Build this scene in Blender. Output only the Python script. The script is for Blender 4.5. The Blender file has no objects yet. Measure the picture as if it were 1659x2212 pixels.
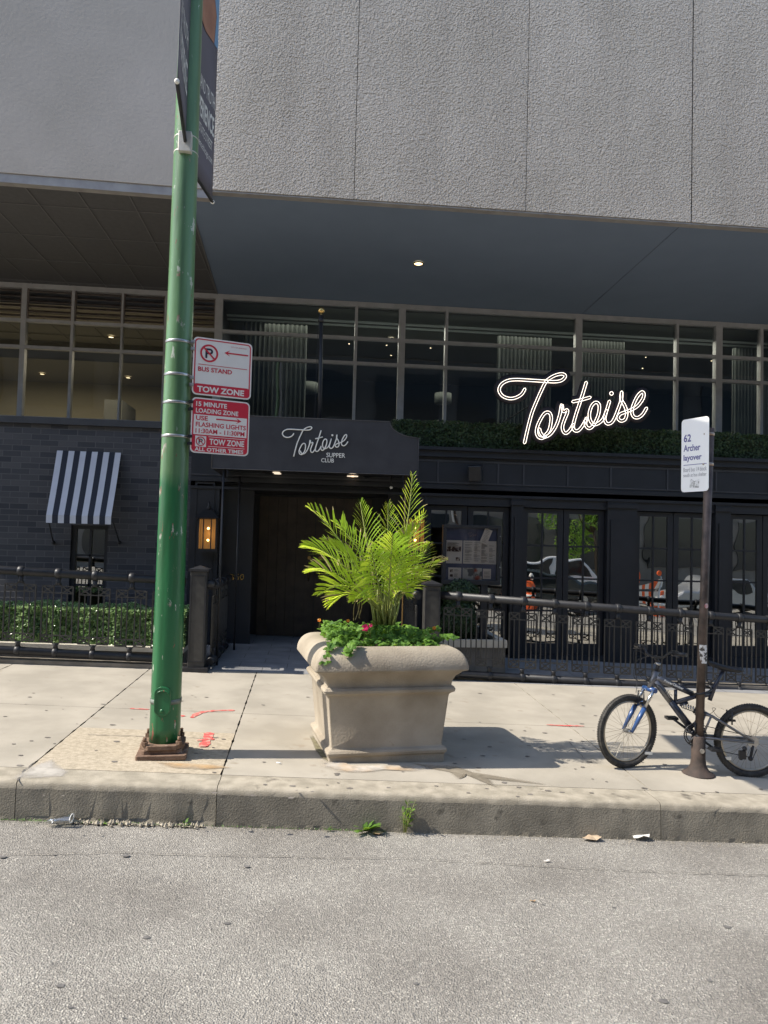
import bpy, math, random
from mathutils import Vector, Matrix
random.seed(7)
sc = bpy.context.scene
col = sc.collection
R = math.radians
# ------------------------------------------------------------------ camera
FPX, CX, CY, HC = 1600.0, 829.5, 1106.0, 1.95
YAW, PITCH, ROLL = R(5.3), R(2.35), 0.026
cam_d = bpy.data.cameras.new('camera'); cam = bpy.data.objects.new('camera', cam_d); col.objects.link(cam)
cam_d.sensor_fit = 'HORIZONTAL'; cam_d.sensor_width = 36.0; cam_d.lens = 36.0*FPX/1659.0
cam_d.clip_start = 0.05; cam_d.clip_end = 2000
RM = Matrix.Rotation(-YAW, 3, 'Z') @ Matrix.Rotation(math.pi/2+PITCH, 3, 'X') @ Matrix.Rotation(ROLL, 3, 'Z')
cam.matrix_world = Matrix.Translation((0, 0, HC)) @ RM.to_4x4()
sc.camera = cam
# ------------------------------------------------------------------ light
SUN_EL, SUN_AZ = R(47), R(6.5)      # azimuth: degrees towards the street from the direction of the left
S = Vector((-math.cos(SUN_AZ)*math.cos(SUN_EL), -math.sin(SUN_AZ)*math.cos(SUN_EL), math.sin(SUN_EL)))
w = bpy.data.worlds.new('World'); sc.world = w; w.use_nodes = True
nt = w.node_tree; nt.nodes.clear()
sky = nt.nodes.new('ShaderNodeTexSky'); sky.sky_type = 'NISHITA'; sky.sun_disc = False
sky.sun_elevation = SUN_EL; sky.sun_rotation = math.atan2(S.x, S.y) % (2*math.pi)
bgn = nt.nodes.new('ShaderNodeBackground'); bgn.inputs[1].default_value = 0.15
wo = nt.nodes.new('ShaderNodeOutputWorld')
nt.links.new(sky.outputs[0], bgn.inputs[0]); nt.links.new(bgn.outputs[0], wo.inputs[0])
sl = bpy.data.lights.new('sun', 'SUN'); sl.energy = 4.2; sl.angle = R(0.5); sl.color = (1.0, 0.93, 0.82)
so = bpy.data.objects.new('sun', sl); col.objects.link(so)
so.rotation_euler = (-S).to_track_quat('-Z', 'Y').to_euler(); so.location = (-8, -4, 12)
sc.view_settings.view_transform = 'Standard'; sc.view_settings.look = 'None'
sc.view_settings.exposure = 0.8; sc.view_settings.gamma = 1.0
sc.cycles.max_bounces = 8; sc.cycles.transparent_max_bounces = 16
sc.cycles.sample_clamp_indirect = 4.0

# ------------------------------------------------------------------ helpers
def ray(x, y):
    return RM @ Vector(((x-CX)/FPX, -(y-CY)/FPX, -1.0))
def P(x, y, Y):
    d = ray(x, y); t = Y/d.y
    return Vector((d.x*t, Y, HC+d.z*t))
def PZ(x, y, z):
    d = ray(x, y); t = (z-HC)/d.z
    return Vector((d.x*t, d.y*t, z))
def PX(x, y, X):
    d = ray(x, y); t = X/d.x
    return Vector((X, d.y*t, HC+d.z*t))
def clampX(X): return max(-14, min(14, X))
def G(X, Y):          # sidewalk surface
    return 0.245 + 0.013*(min(Y, 13)-5.0) - (0.040-0.0016*(min(Y, 13)-5))*clampX(X)
def GR(X, Y):         # road surface
    return -0.040*clampX(X)
def PG(x, y, g=G):
    d = ray(x, y); lo, hi = 1.0, 60.0
    for _ in range(50):
        m = (lo+hi)/2
        if HC+d.z*m > g(d.x*m, d.y*m): lo = m
        else: hi = m
    return Vector((d.x*lo, d.y*lo, g(d.x*lo, d.y*lo)))
def V(*a): return Vector(a)

class MB:
    def __init__(s): s.v = []; s.f = []; s.m = []; s.sm = []
    def face(s, idx, mi=0, sm=False): s.f.append(tuple(idx)); s.m.append(mi); s.sm.append(sm)
    def quad(s, a, b, c, d, mi=0):
        n = len(s.v); s.v += [Vector(a), Vector(b), Vector(c), Vector(d)]; s.face((n, n+1, n+2, n+3), mi)
    def box8(s, p, mi=0):   # p: 4 bottom ccw then 4 top ccw
        n = len(s.v); s.v += [Vector(q) for q in p]
        for f in ((3,2,1,0),(4,5,6,7),(0,1,5,4),(1,2,6,5),(2,3,7,6),(3,0,4,7)): s.face([n+i for i in f], mi)
    def box(s, x0, x1, y0, y1, z0, z1, mi=0):
        s.box8([(x0,y0,z0),(x1,y0,z0),(x1,y1,z0),(x0,y1,z0),(x0,y0,z1),(x1,y0,z1),(x1,y1,z1),(x0,y1,z1)], mi)
    def obox(s, o, ax, ay, az, x0, x1, y0, y1, z0, z1, mi=0):
        q = [o+ax*a+ay*b+az*c for (a,b,c) in ((x0,y0,z0),(x1,y0,z0),(x1,y1,z0),(x0,y1,z0),(x0,y0,z1),(x1,y0,z1),(x1,y1,z1),(x0,y1,z1))]
        s.box8(q, mi)
    def tube(s, pts, r, n=8, closed=False, mi=0, flat=1.0, sm=True, caps=True, up=None):
        pts = [Vector(p) for p in pts]; N = len(pts)
        if N < 2: return
        rs = r if isinstance(r, (list, tuple)) else [r]*N
        base = len(s.v); prev = None
        for i, p in enumerate(pts):
            if closed: t = pts[(i+1) % N]-pts[i-1]
            else: t = pts[min(i+1, N-1)]-pts[max(i-1, 0)]
            if t.length < 1e-9: t = Vector((0, 0, 1))
            t.normalize()
            if prev is None:
                a = Vector(up) if up else (Vector((0, 0, 1)) if abs(t.z) < .9 else Vector((0, 1, 0)))
                u = t.cross(a).normalized()
            else:
                u = prev-t*prev.dot(t)
                u = u.normalized() if u.length > 1e-6 else t.orthogonal().normalized()
            prev = u; v = t.cross(u)
            off = math.pi/4 if n == 4 else 0
            for k in range(n):
                an = off+2*math.pi*k/n
                s.v.append(p+u*math.cos(an)*rs[i]+v*math.sin(an)*rs[i]*flat)
        M = N if closed else N-1
        for i in range(M):
            j = (i+1) % N
            for k in range(n):
                l = (k+1) % n
                s.face((base+i*n+k, base+i*n+l, base+j*n+l, base+j*n+k), mi, sm and n > 4)
        if not closed and caps:
            s.face([base+k for k in range(n)][::-1], mi); s.face([base+(N-1)*n+k for k in range(n)], mi)
    def bar(s, a, b, r, mi=0): s.tube([a, b], r*1.414, 4, mi=mi)
    def lathe(s, o, prof, n=20, mi=0, ax=Vector((0,0,1)), sm=True):
        ax = Vector(ax).normalized(); u = ax.orthogonal().normalized(); v = ax.cross(u); base = len(s.v)
        for (r, z) in prof:
            for k in range(n):
                an = 2*math.pi*k/n; s.v.append(Vector(o)+ax*z+u*math.cos(an)*r+v*math.sin(an)*r)
        for i in range(len(prof)-1):
            for k in range(n):
                l = (k+1) % n; s.face((base+i*n+k, base+i*n+l, base+(i+1)*n+l, base+(i+1)*n+k), mi, sm)
        s.face([base+k for k in range(n)][::-1], mi); s.face([base+(len(prof)-1)*n+k for k in range(n)], mi)
    def ball(s, o, r, n=12, mi=0, sc3=(1,1,1)):
        base = len(s.v); m = max(4, n//2)
        for i in range(m+1):
            th = math.pi*i/m
            for k in range(n):
                a = 2*math.pi*k/n
                s.v.append(Vector(o)+Vector((math.sin(th)*math.cos(a)*r*sc3[0], math.sin(th)*math.sin(a)*r*sc3[1], math.cos(th)*r*sc3[2])))
        for i in range(m):
            for k in range(n):
                l = (k+1) % n; s.face((base+i*n+k, base+(i+1)*n+k, base+(i+1)*n+l, base+i*n+l), mi, True)
    def prism(s, poly, o, u, v, w_, t, mi=0, mside=None):   # poly in (u,v), extruded along w_ by t
        n = len(poly); b = len(s.v)
        for (a, c) in poly: s.v.append(o+u*a+v*c)
        for (a, c) in poly: s.v.append(o+u*a+v*c+w_*t)
        s.face([b+i for i in range(n)], mi); s.face([b+n+i for i in range(n)][::-1], mi)
        for i in range(n):
            j = (i+1) % n; s.face((b+i, b+n+i, b+n+j, b+j), mi if mside is None else mside)
    def build(s, name, mats, parent=None):
        if not isinstance(mats, (list, tuple)): mats = [mats]
        me = bpy.data.meshes.new(name)
        off = Vector((0, 0, 0)); pr = parent
        while pr is not None: off = off+pr.location; pr = pr.parent
        me.from_pydata([tuple(q-off) for q in s.v], [], s.f)
        for m in mats: me.materials.append(m)
        me.polygons.foreach_set('material_index', s.m); me.polygons.foreach_set('use_smooth', s.sm)
        me.update()
        o = bpy.data.objects.new(name, me); col.objects.link(o)
        if parent: o.parent = parent
        return o
def tag(o, label=None, cat=None, group=None, kind=None):
    if label: o['label'] = label
    if cat: o['category'] = cat
    if group: o['group'] = group
    if kind: o['kind'] = kind
    return o
def thing(name, loc, label, cat, group=None):
    o = bpy.data.objects.new(name, None); o.empty_display_size = .1; col.objects.link(o); o.location = loc
    return tag(o, label, cat, group)
def bevel(o, wd=0.006, seg=2, ang=35):
    m = o.modifiers.new('bevel', 'BEVEL'); m.width = wd; m.segments = seg; m.limit_method = 'ANGLE'; m.angle_limit = R(ang)
    return o
def lerp(a, b, t): return a+(b-a)*t
def catmull(pts, sub=6, closed=False):
    out = []; n = len(pts); P_ = [Vector(p) for p in pts]
    rng = range(n if closed else n-1)
    for i in rng:
        p0 = P_[(i-1) % n] if closed or i > 0 else P_[0]; p1 = P_[i]; p2 = P_[(i+1) % n]
        p3 = P_[(i+2) % n] if closed or i+2 < n else P_[-1]
        for k in range(sub):
            t = k/sub
            out.append(0.5*((2*p1)+(-p0+p2)*t+(2*p0-5*p1+4*p2-p3)*t*t+(-p0+3*p1-3*p2+p3)*t**3))
    if not closed: out.append(P_[-1])
    return out
_txt_cache = {}
def text_polys(body, bold=0.0):
    key = (body, bold)
    if key in _txt_cache: return _txt_cache[key]
    c = bpy.data.curves.new('t', 'FONT'); c.body = body; c.offset = bold; c.resolution_u = 3
    o = bpy.data.objects.new('t', c); col.objects.link(o)
    dg = bpy.context.evaluated_depsgraph_get(); me = bpy.data.meshes.new_from_object(o.evaluated_get(dg))
    vs = [v.co.copy() for v in me.vertices]; fs = [tuple(p.vertices) for p in me.polygons]
    bpy.data.objects.remove(o); bpy.data.curves.remove(c); bpy.data.meshes.remove(me)
    _txt_cache[key] = (vs, fs); return vs, fs
def add_text(mb, body, o, u, v, x0, x1, y0, y1, mi=0, bold=0.0):
    """text fitted in the rectangle x0..x1, y0..y1 of the frame (o,u,v)"""
    vs, fs = text_polys(body, bold)
    if not vs: return
    ax = min(q.x for q in vs); bx = max(q.x for q in vs); ay = min(q.y for q in vs); by = max(q.y for q in vs)
    b = len(mb.v)
    for q in vs:
        a = x0+(q.x-ax)/(bx-ax)*(x1-x0); c = y0+(q.y-ay)/(by-ay)*(y1-y0); mb.v.append(o+u*a+v*c)
    for f in fs: mb.face([b+i for i in f], mi)

# ------------------------------------------------------------------ materials
def mat(name, c1, c2=None, scale=3.0, rough=.8, metal=0, bump=0, bscale=60, detail=6, spec=.5, bdist=.01, coat=0, c3=None, s3=20, m3=.3, lo=.35, hi=.65, blo=None):
    m = bpy.data.materials.new(name); m.use_nodes = True; t = m.node_tree; b = t.nodes['Principled BSDF']
    b.inputs['Base Color'].default_value = (*c1, 1); b.inputs['Roughness'].default_value = rough
    b.inputs['Metallic'].default_value = metal; b.inputs['Specular IOR Level'].default_value = spec
    b.inputs['Coat Weight'].default_value = coat
    tc = t.nodes.new('ShaderNodeTexCoord'); last = None
    def noise(sca, det=6):
        n = t.nodes.new('ShaderNodeTexNoise'); n.inputs['Scale'].default_value = sca; n.inputs['Detail'].default_value = det
        t.links.new(tc.outputs['Object'], n.inputs['Vector']); return n
    if c2:
        n = noise(scale, detail); r = t.nodes.new('ShaderNodeValToRGB')
        r.color_ramp.elements[0].position = lo; r.color_ramp.elements[1].position = hi
        r.color_ramp.elements[0].color = (*c1, 1); r.color_ramp.elements[1].color = (*c2, 1)
        t.links.new(n.outputs['Fac'], r.inputs[0]); last = r.outputs[0]
        if c3:
            n3 = noise(s3, 4); r3 = t.nodes.new('ShaderNodeValToRGB')
            r3.color_ramp.elements[0].position = .5+(.5-m3)*.5; r3.color_ramp.elements[1].position = min(1, .58+(.5-m3)*.5)
            mx = t.nodes.new('ShaderNodeMix'); mx.data_type = 'RGBA'
            t.links.new(n3.outputs['Fac'], r3.inputs[0]); t.links.new(r3.outputs[0], mx.inputs[0])
            t.links.new(last, mx.inputs[6]); mx.inputs[7].default_value = (*c3, 1); last = mx.outputs[2]
        t.links.new(last, b.inputs['Base Color'])
    if bump:
        n = noise(bscale, 4); bp = t.nodes.new('ShaderNodeBump'); bp.inputs['Strength'].default_value = bump; bp.inputs['Distance'].default_value = bdist
        t.links.new(n.outputs['Fac'], bp.inputs['Height']); t.links.new(bp.outputs[0], b.inputs['Normal'])
    m['b'] = 1
    return m
def glass(name, tint, refl, gcol=(1,1,1), rough=0.0, wob=0.0):
    m = bpy.data.materials.new(name); m.use_nodes = True; t = m.node_tree; t.nodes.clear()
    o = t.nodes.new('ShaderNodeOutputMaterial'); mx = t.nodes.new('ShaderNodeMixShader'); tr = t.nodes.new('ShaderNodeBsdfTransparent')
    gl = t.nodes.new('ShaderNodeBsdfGlossy'); gl.inputs['Roughness'].default_value = rough; gl.inputs[0].default_value = (*gcol, 1)
    fr = t.nodes.new('ShaderNodeFresnel'); fr.inputs[0].default_value = 1.5
    ad = t.nodes.new('ShaderNodeMath'); ad.operation = 'ADD'; ad.inputs[1].default_value = refl; ad.use_clamp = True
    tr.inputs[0].default_value = (*tint, 1)
    if wob:
        tc = t.nodes.new('ShaderNodeTexCoord'); n = t.nodes.new('ShaderNodeTexNoise'); n.inputs['Scale'].default_value = 1.6; n.inputs['Detail'].default_value = 1
        bp = t.nodes.new('ShaderNodeBump'); bp.inputs['Strength'].default_value = wob; bp.inputs['Distance'].default_value = .02
        t.links.new(tc.outputs['Object'], n.inputs['Vector']); t.links.new(n.outputs['Fac'], bp.inputs['Height']); t.links.new(bp.outputs[0], gl.inputs['Normal'])
    t.links.new(fr.outputs[0], ad.inputs[0]); t.links.new(ad.outputs[0], mx.inputs[0])
    t.links.new(tr.outputs[0], mx.inputs[1]); t.links.new(gl.outputs[0], mx.inputs[2]); t.links.new(mx.outputs[0], o.inputs[0])
    return m
def emis(name, c, st):
    m = bpy.data.materials.new(name); m.use_nodes = True; b = m.node_tree.nodes['Principled BSDF']
    b.inputs['Base Color'].default_value = (*c, 1); b.inputs['Emission Color'].default_value = (*c, 1); b.inputs['Emission Strength'].default_value = st
    return m
def leafmat(name, c1, c2, scale=8, trans=.35, tc_=None, rough=.45, spec=.5):
    m = bpy.data.materials.new(name); m.use_nodes = True; t = m.node_tree; b = t.nodes['Principled BSDF']; b.inputs['Roughness'].default_value = rough
    b.inputs['Specular IOR Level'].default_value = spec
    out = t.nodes['Material Output']
    tc = t.nodes.new('ShaderNodeTexCoord'); n = t.nodes.new('ShaderNodeTexNoise'); n.inputs['Scale'].default_value = scale; n.inputs['Detail'].default_value = 3
    t.links.new(tc.outputs['Object'], n.inputs['Vector'])
    r = t.nodes.new('ShaderNodeValToRGB'); r.color_ramp.elements[0].position = .38; r.color_ramp.elements[1].position = .62
    r.color_ramp.elements[0].color = (*c1, 1); r.color_ramp.elements[1].color = (*c2, 1)
    t.links.new(n.outputs['Fac'], r.inputs[0]); t.links.new(r.outputs[0], b.inputs['Base Color'])
    tl = t.nodes.new('ShaderNodeBsdfTranslucent')
    if tc_: tl.inputs[0].default_value = (*tc_, 1)
    else: t.links.new(r.outputs[0], tl.inputs[0])
    mx = t.nodes.new('ShaderNodeMixShader'); mx.inputs[0].default_value = trans
    t.links.new(b.outputs[0], mx.inputs[1]); t.links.new(tl.outputs[0], mx.inputs[2]); t.links.new(mx.outputs[0], out.inputs[0])
    return m

M = {}
# asphalt: pale aggregate in dark binder, with dark oil patches
def asphalt():
    m = bpy.data.materials.new('asphalt'); m.use_nodes = True; t = m.node_tree; b = t.nodes['Principled BSDF']; b.inputs['Roughness'].default_value = .85
    tc = t.nodes.new('ShaderNodeTexCoord')
    v = t.nodes.new('ShaderNodeTexVoronoi'); v.inputs['Scale'].default_value = 110; t.links.new(tc.outputs['Object'], v.inputs['Vector'])
    r = t.nodes.new('ShaderNodeValToRGB'); e = r.color_ramp.elements
    e[0].position = 0; e[0].color = (.20, .19, .172, 1); e[1].position = 1; e[1].color = (.44, .42, .375, 1)
    x = r.color_ramp.elements.new(.5); x.color = (.255, .242, .22, 1); x = r.color_ramp.elements.new(.82); x.color = (.305, .29, .262, 1)
    sp = t.nodes.new('ShaderNodeSeparateColor'); t.links.new(v.outputs['Color'], sp.inputs[0]); t.links.new(sp.outputs[0], r.inputs[0])
    n = t.nodes.new('ShaderNodeTexNoise'); n.inputs['Scale'].default_value = 1.1; n.inputs['Detail'].default_value = 5; t.links.new(tc.outputs['Object'], n.inputs['Vector'])
    r2 = t.nodes.new('ShaderNodeValToRGB'); r2.color_ramp.elements[0].position = .3; r2.color_ramp.elements[0].color = (.74, .72, .70, 1)
    r2.color_ramp.elements[1].position = .6; r2.color_ramp.elements[1].color = (1.06, 1.05, 1.03, 1)
    t.links.new(n.outputs['Fac'], r2.inputs[0])
    mx = t.nodes.new('ShaderNodeMix'); mx.data_type = 'RGBA'; mx.blend_type = 'MULTIPLY'; mx.inputs[0].default_value = 1
    t.links.new(r.outputs[0], mx.inputs[6]); t.links.new(r2.outputs[0], mx.inputs[7])
    n4 = t.nodes.new('ShaderNodeTexNoise'); n4.inputs['Scale'].default_value = 4.5; n4.inputs['Detail'].default_value = 3; t.links.new(tc.outputs['Object'], n4.inputs['Vector'])
    r4 = t.nodes.new('ShaderNodeValToRGB'); r4.color_ramp.elements[0].position = .68; r4.color_ramp.elements[0].color = (0, 0, 0, 1); r4.color_ramp.elements[1].position = .74; r4.color_ramp.elements[1].color = (.5, .5, .5, 1)
    t.links.new(n4.outputs['Fac'], r4.inputs[0])
    mx2 = t.nodes.new('ShaderNodeMix'); mx2.data_type = 'RGBA'; t.links.new(r4.outputs[0], mx2.inputs[0]); t.links.new(mx.outputs[2], mx2.inputs[6]); mx2.inputs[7].default_value = (.10, .095, .09, 1)
    t.links.new(mx2.outputs[2], b.inputs['Base Color'])
    n5 = t.nodes.new('ShaderNodeTexNoise'); n5.inputs['Scale'].default_value = 70; n5.inputs['Detail'].default_value = 3; t.links.new(tc.outputs['Object'], n5.inputs['Vector'])
    ad = t.nodes.new('ShaderNodeMath'); ad.operation = 'ADD'; t.links.new(v.outputs['Distance'], ad.inputs[0]); t.links.new(n5.outputs['Fac'], ad.inputs[1])
    bp = t.nodes.new('ShaderNodeBump'); bp.inputs['Strength'].default_value = .8; bp.inputs['Distance'].default_value = .009
    t.links.new(ad.outputs[0], bp.inputs['Height']); t.links.new(bp.outputs[0], b.inputs['Normal'])
    return m
M['asphalt'] = asphalt()
M['walk'] = mat('sidewalk_concrete', (.31, .28, .228), (.395, .357, .293), 2.2, .9, bump=.4, bscale=140, bdist=.004, detail=10, c3=(.29, .25, .195), s3=5.5, m3=.2)
M['walk2'] = mat('sidewalk_patch', (.33, .28, .205), (.45, .385, .29), 30, .9, bump=.5, bscale=90, bdist=.006, detail=8)
M['curb'] = mat('curb_concrete', (.27, .24, .185), (.40, .355, .28), 9, .95, bump=.5, bscale=110, bdist=.006, detail=10, c3=(.14, .122, .095), s3=5, m3=.22)
M['joint'] = mat('joint_dirt', (.05, .045, .04), (.12, .105, .09), 9, .95)
M['tile'] = mat('grey_pavers', (.20, .20, .205), (.27, .27, .27), 3, .8, bump=.2)
def rough_conc():
    m = mat('rough_concrete', (.60, .555, .50), (.68, .63, .575), .9, .92)
    t = m.node_tree; b = t.nodes['Principled BSDF']; tc = t.nodes.new('ShaderNodeTexCoord')
    n1 = t.nodes.new('ShaderNodeTexNoise'); n1.inputs['Scale'].default_value = 24; n1.inputs['Detail'].default_value = 8; n1.inputs['Roughness'].default_value = .68
    n1.inputs['Distortion'].default_value = 0
    t.links.new(tc.outputs['Object'], n1.inputs['Vector'])
    n2 = t.nodes.new('ShaderNodeTexNoise'); n2.inputs['Scale'].default_value = 1.4; n2.inputs['Detail'].default_value = 2; t.links.new(tc.outputs['Object'], n2.inputs['Vector'])
    sx = t.nodes.new('ShaderNodeSeparateXYZ'); t.links.new(tc.outputs['Object'], sx.inputs[0])
    mr = t.nodes.new('ShaderNodeMapRange'); mr.interpolation_type = 'SMOOTHSTEP'
    mr.inputs[1].default_value = -2.05; mr.inputs[2].default_value = -.75; mr.inputs[3].default_value = .05; mr.inputs[4].default_value = 1
    t.links.new(sx.outputs[0], mr.inputs[0])
    ml = t.nodes.new('ShaderNodeMath'); ml.operation = 'MULTIPLY'; vo = t.nodes.new('ShaderNodeTexVoronoi'); vo.inputs['Scale'].default_value = 42; t.links.new(tc.outputs['Object'], vo.inputs['Vector'])
    av = t.nodes.new('ShaderNodeMath'); av.operation = 'MULTIPLY_ADD'; av.inputs[1].default_value = .45; t.links.new(vo.outputs['Distance'], av.inputs[0]); t.links.new(n1.outputs['Fac'], av.inputs[2]); t.links.new(av.outputs[0], ml.inputs[0]); t.links.new(mr.outputs[0], ml.inputs[1])
    mp = t.nodes.new('ShaderNodeMapping'); mp.inputs['Scale'].default_value = (2.2, 2.2, .25); t.links.new(tc.outputs['Object'], mp.inputs[0])
    n5 = t.nodes.new('ShaderNodeTexNoise'); n5.inputs['Scale'].default_value = 1.5; n5.inputs['Detail'].default_value = 7; t.links.new(mp.outputs[0], n5.inputs['Vector'])
    r5 = t.nodes.new('ShaderNodeValToRGB'); r5.color_ramp.elements[0].position = .3; r5.color_ramp.elements[0].color = (.92, .915, .91, 1); r5.color_ramp.elements[1].position = .65; r5.color_ramp.elements[1].color = (1.05, 1.05, 1.04, 1)
    t.links.new(n5.outputs['Fac'], r5.inputs[0]); src = b.inputs['Base Color'].links[0].from_socket
    oi = t.nodes.new('ShaderNodeObjectInfo'); om = t.nodes.new('ShaderNodeMapRange'); om.inputs[3].default_value = .93; om.inputs[4].default_value = 1.05; t.links.new(oi.outputs['Random'], om.inputs[0])
    m6 = t.nodes.new('ShaderNodeMix'); m6.data_type = 'RGBA'; m6.blend_type = 'MULTIPLY'; m6.inputs[0].default_value = 1; t.links.new(src, m6.inputs[6]); t.links.new(om.outputs[0], m6.inputs[7]); src = m6.outputs[2]
    m5 = t.nodes.new('ShaderNodeMix'); m5.data_type = 'RGBA'; m5.blend_type = 'MULTIPLY'; m5.inputs[0].default_value = 1; t.links.new(src, m5.inputs[6]); t.links.new(r5.outputs[0], m5.inputs[7]); t.links.new(m5.outputs[2], b.inputs['Base Color'])
    bp = t.nodes.new('ShaderNodeBump'); bp.inputs['Strength'].default_value = 1.0; bp.inputs['Distance'].default_value = .10
    t.links.new(ml.outputs[0], bp.inputs['Height']); t.links.new(bp.outputs[0], b.inputs['Normal'])
    return m
M['rough'] = rough_conc()
M['smooth'] = mat('smooth_concrete', (.35, .325, .295), (.41, .38, .35), .8, .9, bump=.25, bscale=25, bdist=.006)
M['lipmetal'] = mat('drip_edge_metal', (.30, .28, .27), (.38, .36, .34), 6, .5, metal=.2)
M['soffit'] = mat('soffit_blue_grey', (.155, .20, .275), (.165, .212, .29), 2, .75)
M['soffitL'] = mat('soffit_brown_panel', (.088, .085, .086), (.10, .097, .098), 14, .65, bump=.15, bscale=150)
M['seam'] = mat('soffit_seam', (.15, .145, .145), rough=.6)
M['mull'] = mat('champagne_aluminium', (.40, .385, .375), (.46, .445, .435), 8, .45, metal=.15)
M['brick'] = None
def brick():
    m = bpy.data.materials.new('dark_brick'); m.use_nodes = True; t = m.node_tree; b = t.nodes['Principled BSDF']; b.inputs['Roughness'].default_value = .55
    tc = t.nodes.new('ShaderNodeTexCoord'); mp = t.nodes.new('ShaderNodeMapping'); mp.inputs['Rotation'].default_value = (R(-90), 0, 0)
    t.links.new(tc.outputs['Object'], mp.inputs[0])
    br = t.nodes.new('ShaderNodeTexBrick'); t.links.new(mp.outputs[0], br.inputs['Vector'])
    br.inputs['Color1'].default_value = (.062, .062, .068, 1); br.inputs['Color2'].default_value = (.014, .017, .027, 1); br.inputs['Mortar'].default_value = (.085, .085, .09, 1)
    br.inputs['Scale'].default_value = 1; br.inputs['Brick Width'].default_value = .26; br.inputs['Row Height'].default_value = .085; br.inputs['Mortar Size'].default_value = .006; br.inputs['Bias'].default_value = -.1
    t.links.new(br.outputs[0], b.inputs['Base Color'])
    bp = t.nodes.new('ShaderNodeBump'); bp.invert = True; bp.inputs['Strength'].default_value = .7; bp.inputs['Distance'].default_value = .01
    t.links.new(br.outputs['Fac'], bp.inputs['Height']); t.links.new(bp.outputs[0], b.inputs['Normal'])
    return m
M['brick'] = brick()
M['black'] = mat('black_painted_wood', (.013, .015, .019), (.017, .019, .024), 5, .45, bump=.1, bscale=30)
M['stone_dark'] = mat('dark_stone_sill', (.035, .037, .043), (.05, .052, .058), 6, .6)
M['wood'] = mat('dark_oak_door', (.035, .024, .016), (.06, .042, .028), 6, .5, bump=.2)
M['cream'] = mat('cream_interior_wall', (.31, .28, .20), rough=.9)
M['ceil'] = mat('interior_ceiling_tile', (.20, .19, .17), rough=.9)
M['dark_int'] = mat('dark_interior', (.03, .03, .032), rough=.9)
M['mid_int'] = mat('grey_interior', (.13, .13, .115), rough=.9)
M['curtain'] = mat('grey_green_curtain', (.075, .082, .076), (.10, .108, .10), 3, .9)
M['glass'] = glass('window_glass', (.55, .58, .56), .045, (.8, .9, 1), wob=.12)
M['doorglass'] = glass('door_glass', (.35, .37, .38), .42, (1, 1, .97), wob=.25)
M['white_blind'] = mat('white_track', (.45, .47, .44), rough=.7)
M['canvas'] = mat('charcoal_canvas', (.030, .031, .036), (.040, .041, .047), 4, .85, bump=.3, bscale=200, bdist=.002)
M['white'] = mat('white_lettering', (.8, .79, .74), rough=.6)
M['stripe_w'] = mat('white_awning_stripe', (.62, .63, .68), (.56, .57, .62), 4, .8)
M['stripe_b'] = mat('black_awning_stripe', (.022, .026, .040), rough=.8)
M['iron'] = mat('black_painted_iron', (.016, .017, .020), (.025, .025, .027), 12, .45, bump=.15, bscale=60, bdist=.003, spec=.4)
M['iron2'] = mat('weathered_iron_panel', (.028, .027, .025), (.045, .043, .039), 14, .5, bump=.2, bscale=80, bdist=.002)
M['ledge'] = mat('cream_limestone', (.50, .46, .38), (.60, .56, .47), 5, .85, bump=.2, bscale=60)
M['basewall'] = mat('dark_base_concrete', (.13, .115, .095), (.22, .195, .16), 5, .9, bump=.4, bscale=40)
M['brass'] = mat('brass', (.75, .50, .18), rough=.25, metal=1)
M['bronze'] = mat('brass_edge', (.30, .20, .09), rough=.35, metal=.9)
M['neon'] = emis('neon_tube_lit', (1.0, .87, .74), 1.5)
M['signback'] = mat('sign_backing_black', (.012, .008, .012), rough=.6)
M['lampglow'] = emis('lantern_glass_lit', (.36, .24, .12), .12)
M['bulb'] = emis('bulb_lit', (1.0, .66, .3), 5.0)
M['downlight'] = emis('downlight_lit', (1.0, .82, .52), 3.0)
M['cdown'] = emis('canopy_downlight_lit', (1.0, .82, .62), .55)
M['chrome'] = mat('chrome', (.55, .54, .52), rough=.25, metal=1)
M['steel'] = mat('galvanised_band', (.55, .54, .52), (.42, .41, .40), 30, .35, metal=.9)
M['rust'] = mat('rusty_steel', (.12, .07, .045), (.21, .135, .09), 14, .85, bump=.5, bscale=50, c3=(.33, .25, .2), s3=9, m3=.2)
# planter stone
M['planter'] = mat('planter_stone', (.26, .22, .165), (.37, .32, .25), 3.2, .88, bump=.7, bscale=70, bdist=.006, c3=(.18, .14, .10), s3=6.5, m3=.08)
M['soil'] = mat('potting_soil', (.03, .022, .015), rough=1)
M['palm'] = leafmat('palm_leaf', (.17, .33, .03), (.33, .50, .05), 5, .5, (.80, .95, .08), .32)
M['palmdry'] = leafmat('dry_palm_leaf', (.42, .34, .14), (.50, .42, .22), 12, .3)
M['palmstem'] = mat('palm_stem', (.22, .26, .06), (.34, .36, .12), 10, .5)
M['ivy'] = leafmat('ivy_leaf', (.045, .12, .02), (.16, .30, .045), 16, .35, (.32, .5, .05), .62, .3)
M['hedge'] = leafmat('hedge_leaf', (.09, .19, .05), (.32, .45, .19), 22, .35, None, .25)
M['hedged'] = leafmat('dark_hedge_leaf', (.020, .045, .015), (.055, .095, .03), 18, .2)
M['twig'] = mat('hedge_twigs', (.02, .03, .012), rough=.9)
M['petal'] = leafmat('crimson_petal', (.60, .01, .08), (.75, .02, .15), 20, .3)
M['petaly'] = leafmat('orange_petal', (.8, .35, .02), (.85, .2, .02), 20, .3)
M['signwhite'] = mat('sign_white_sheet', (.76, .73, .68), (.72, .69, .64), 8, .4)
M['signred'] = mat('sign_red', (.55, .022, .045), rough=.4)
M['signdark'] = mat('sign_black', (.02, .025, .04), rough=.4)
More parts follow.
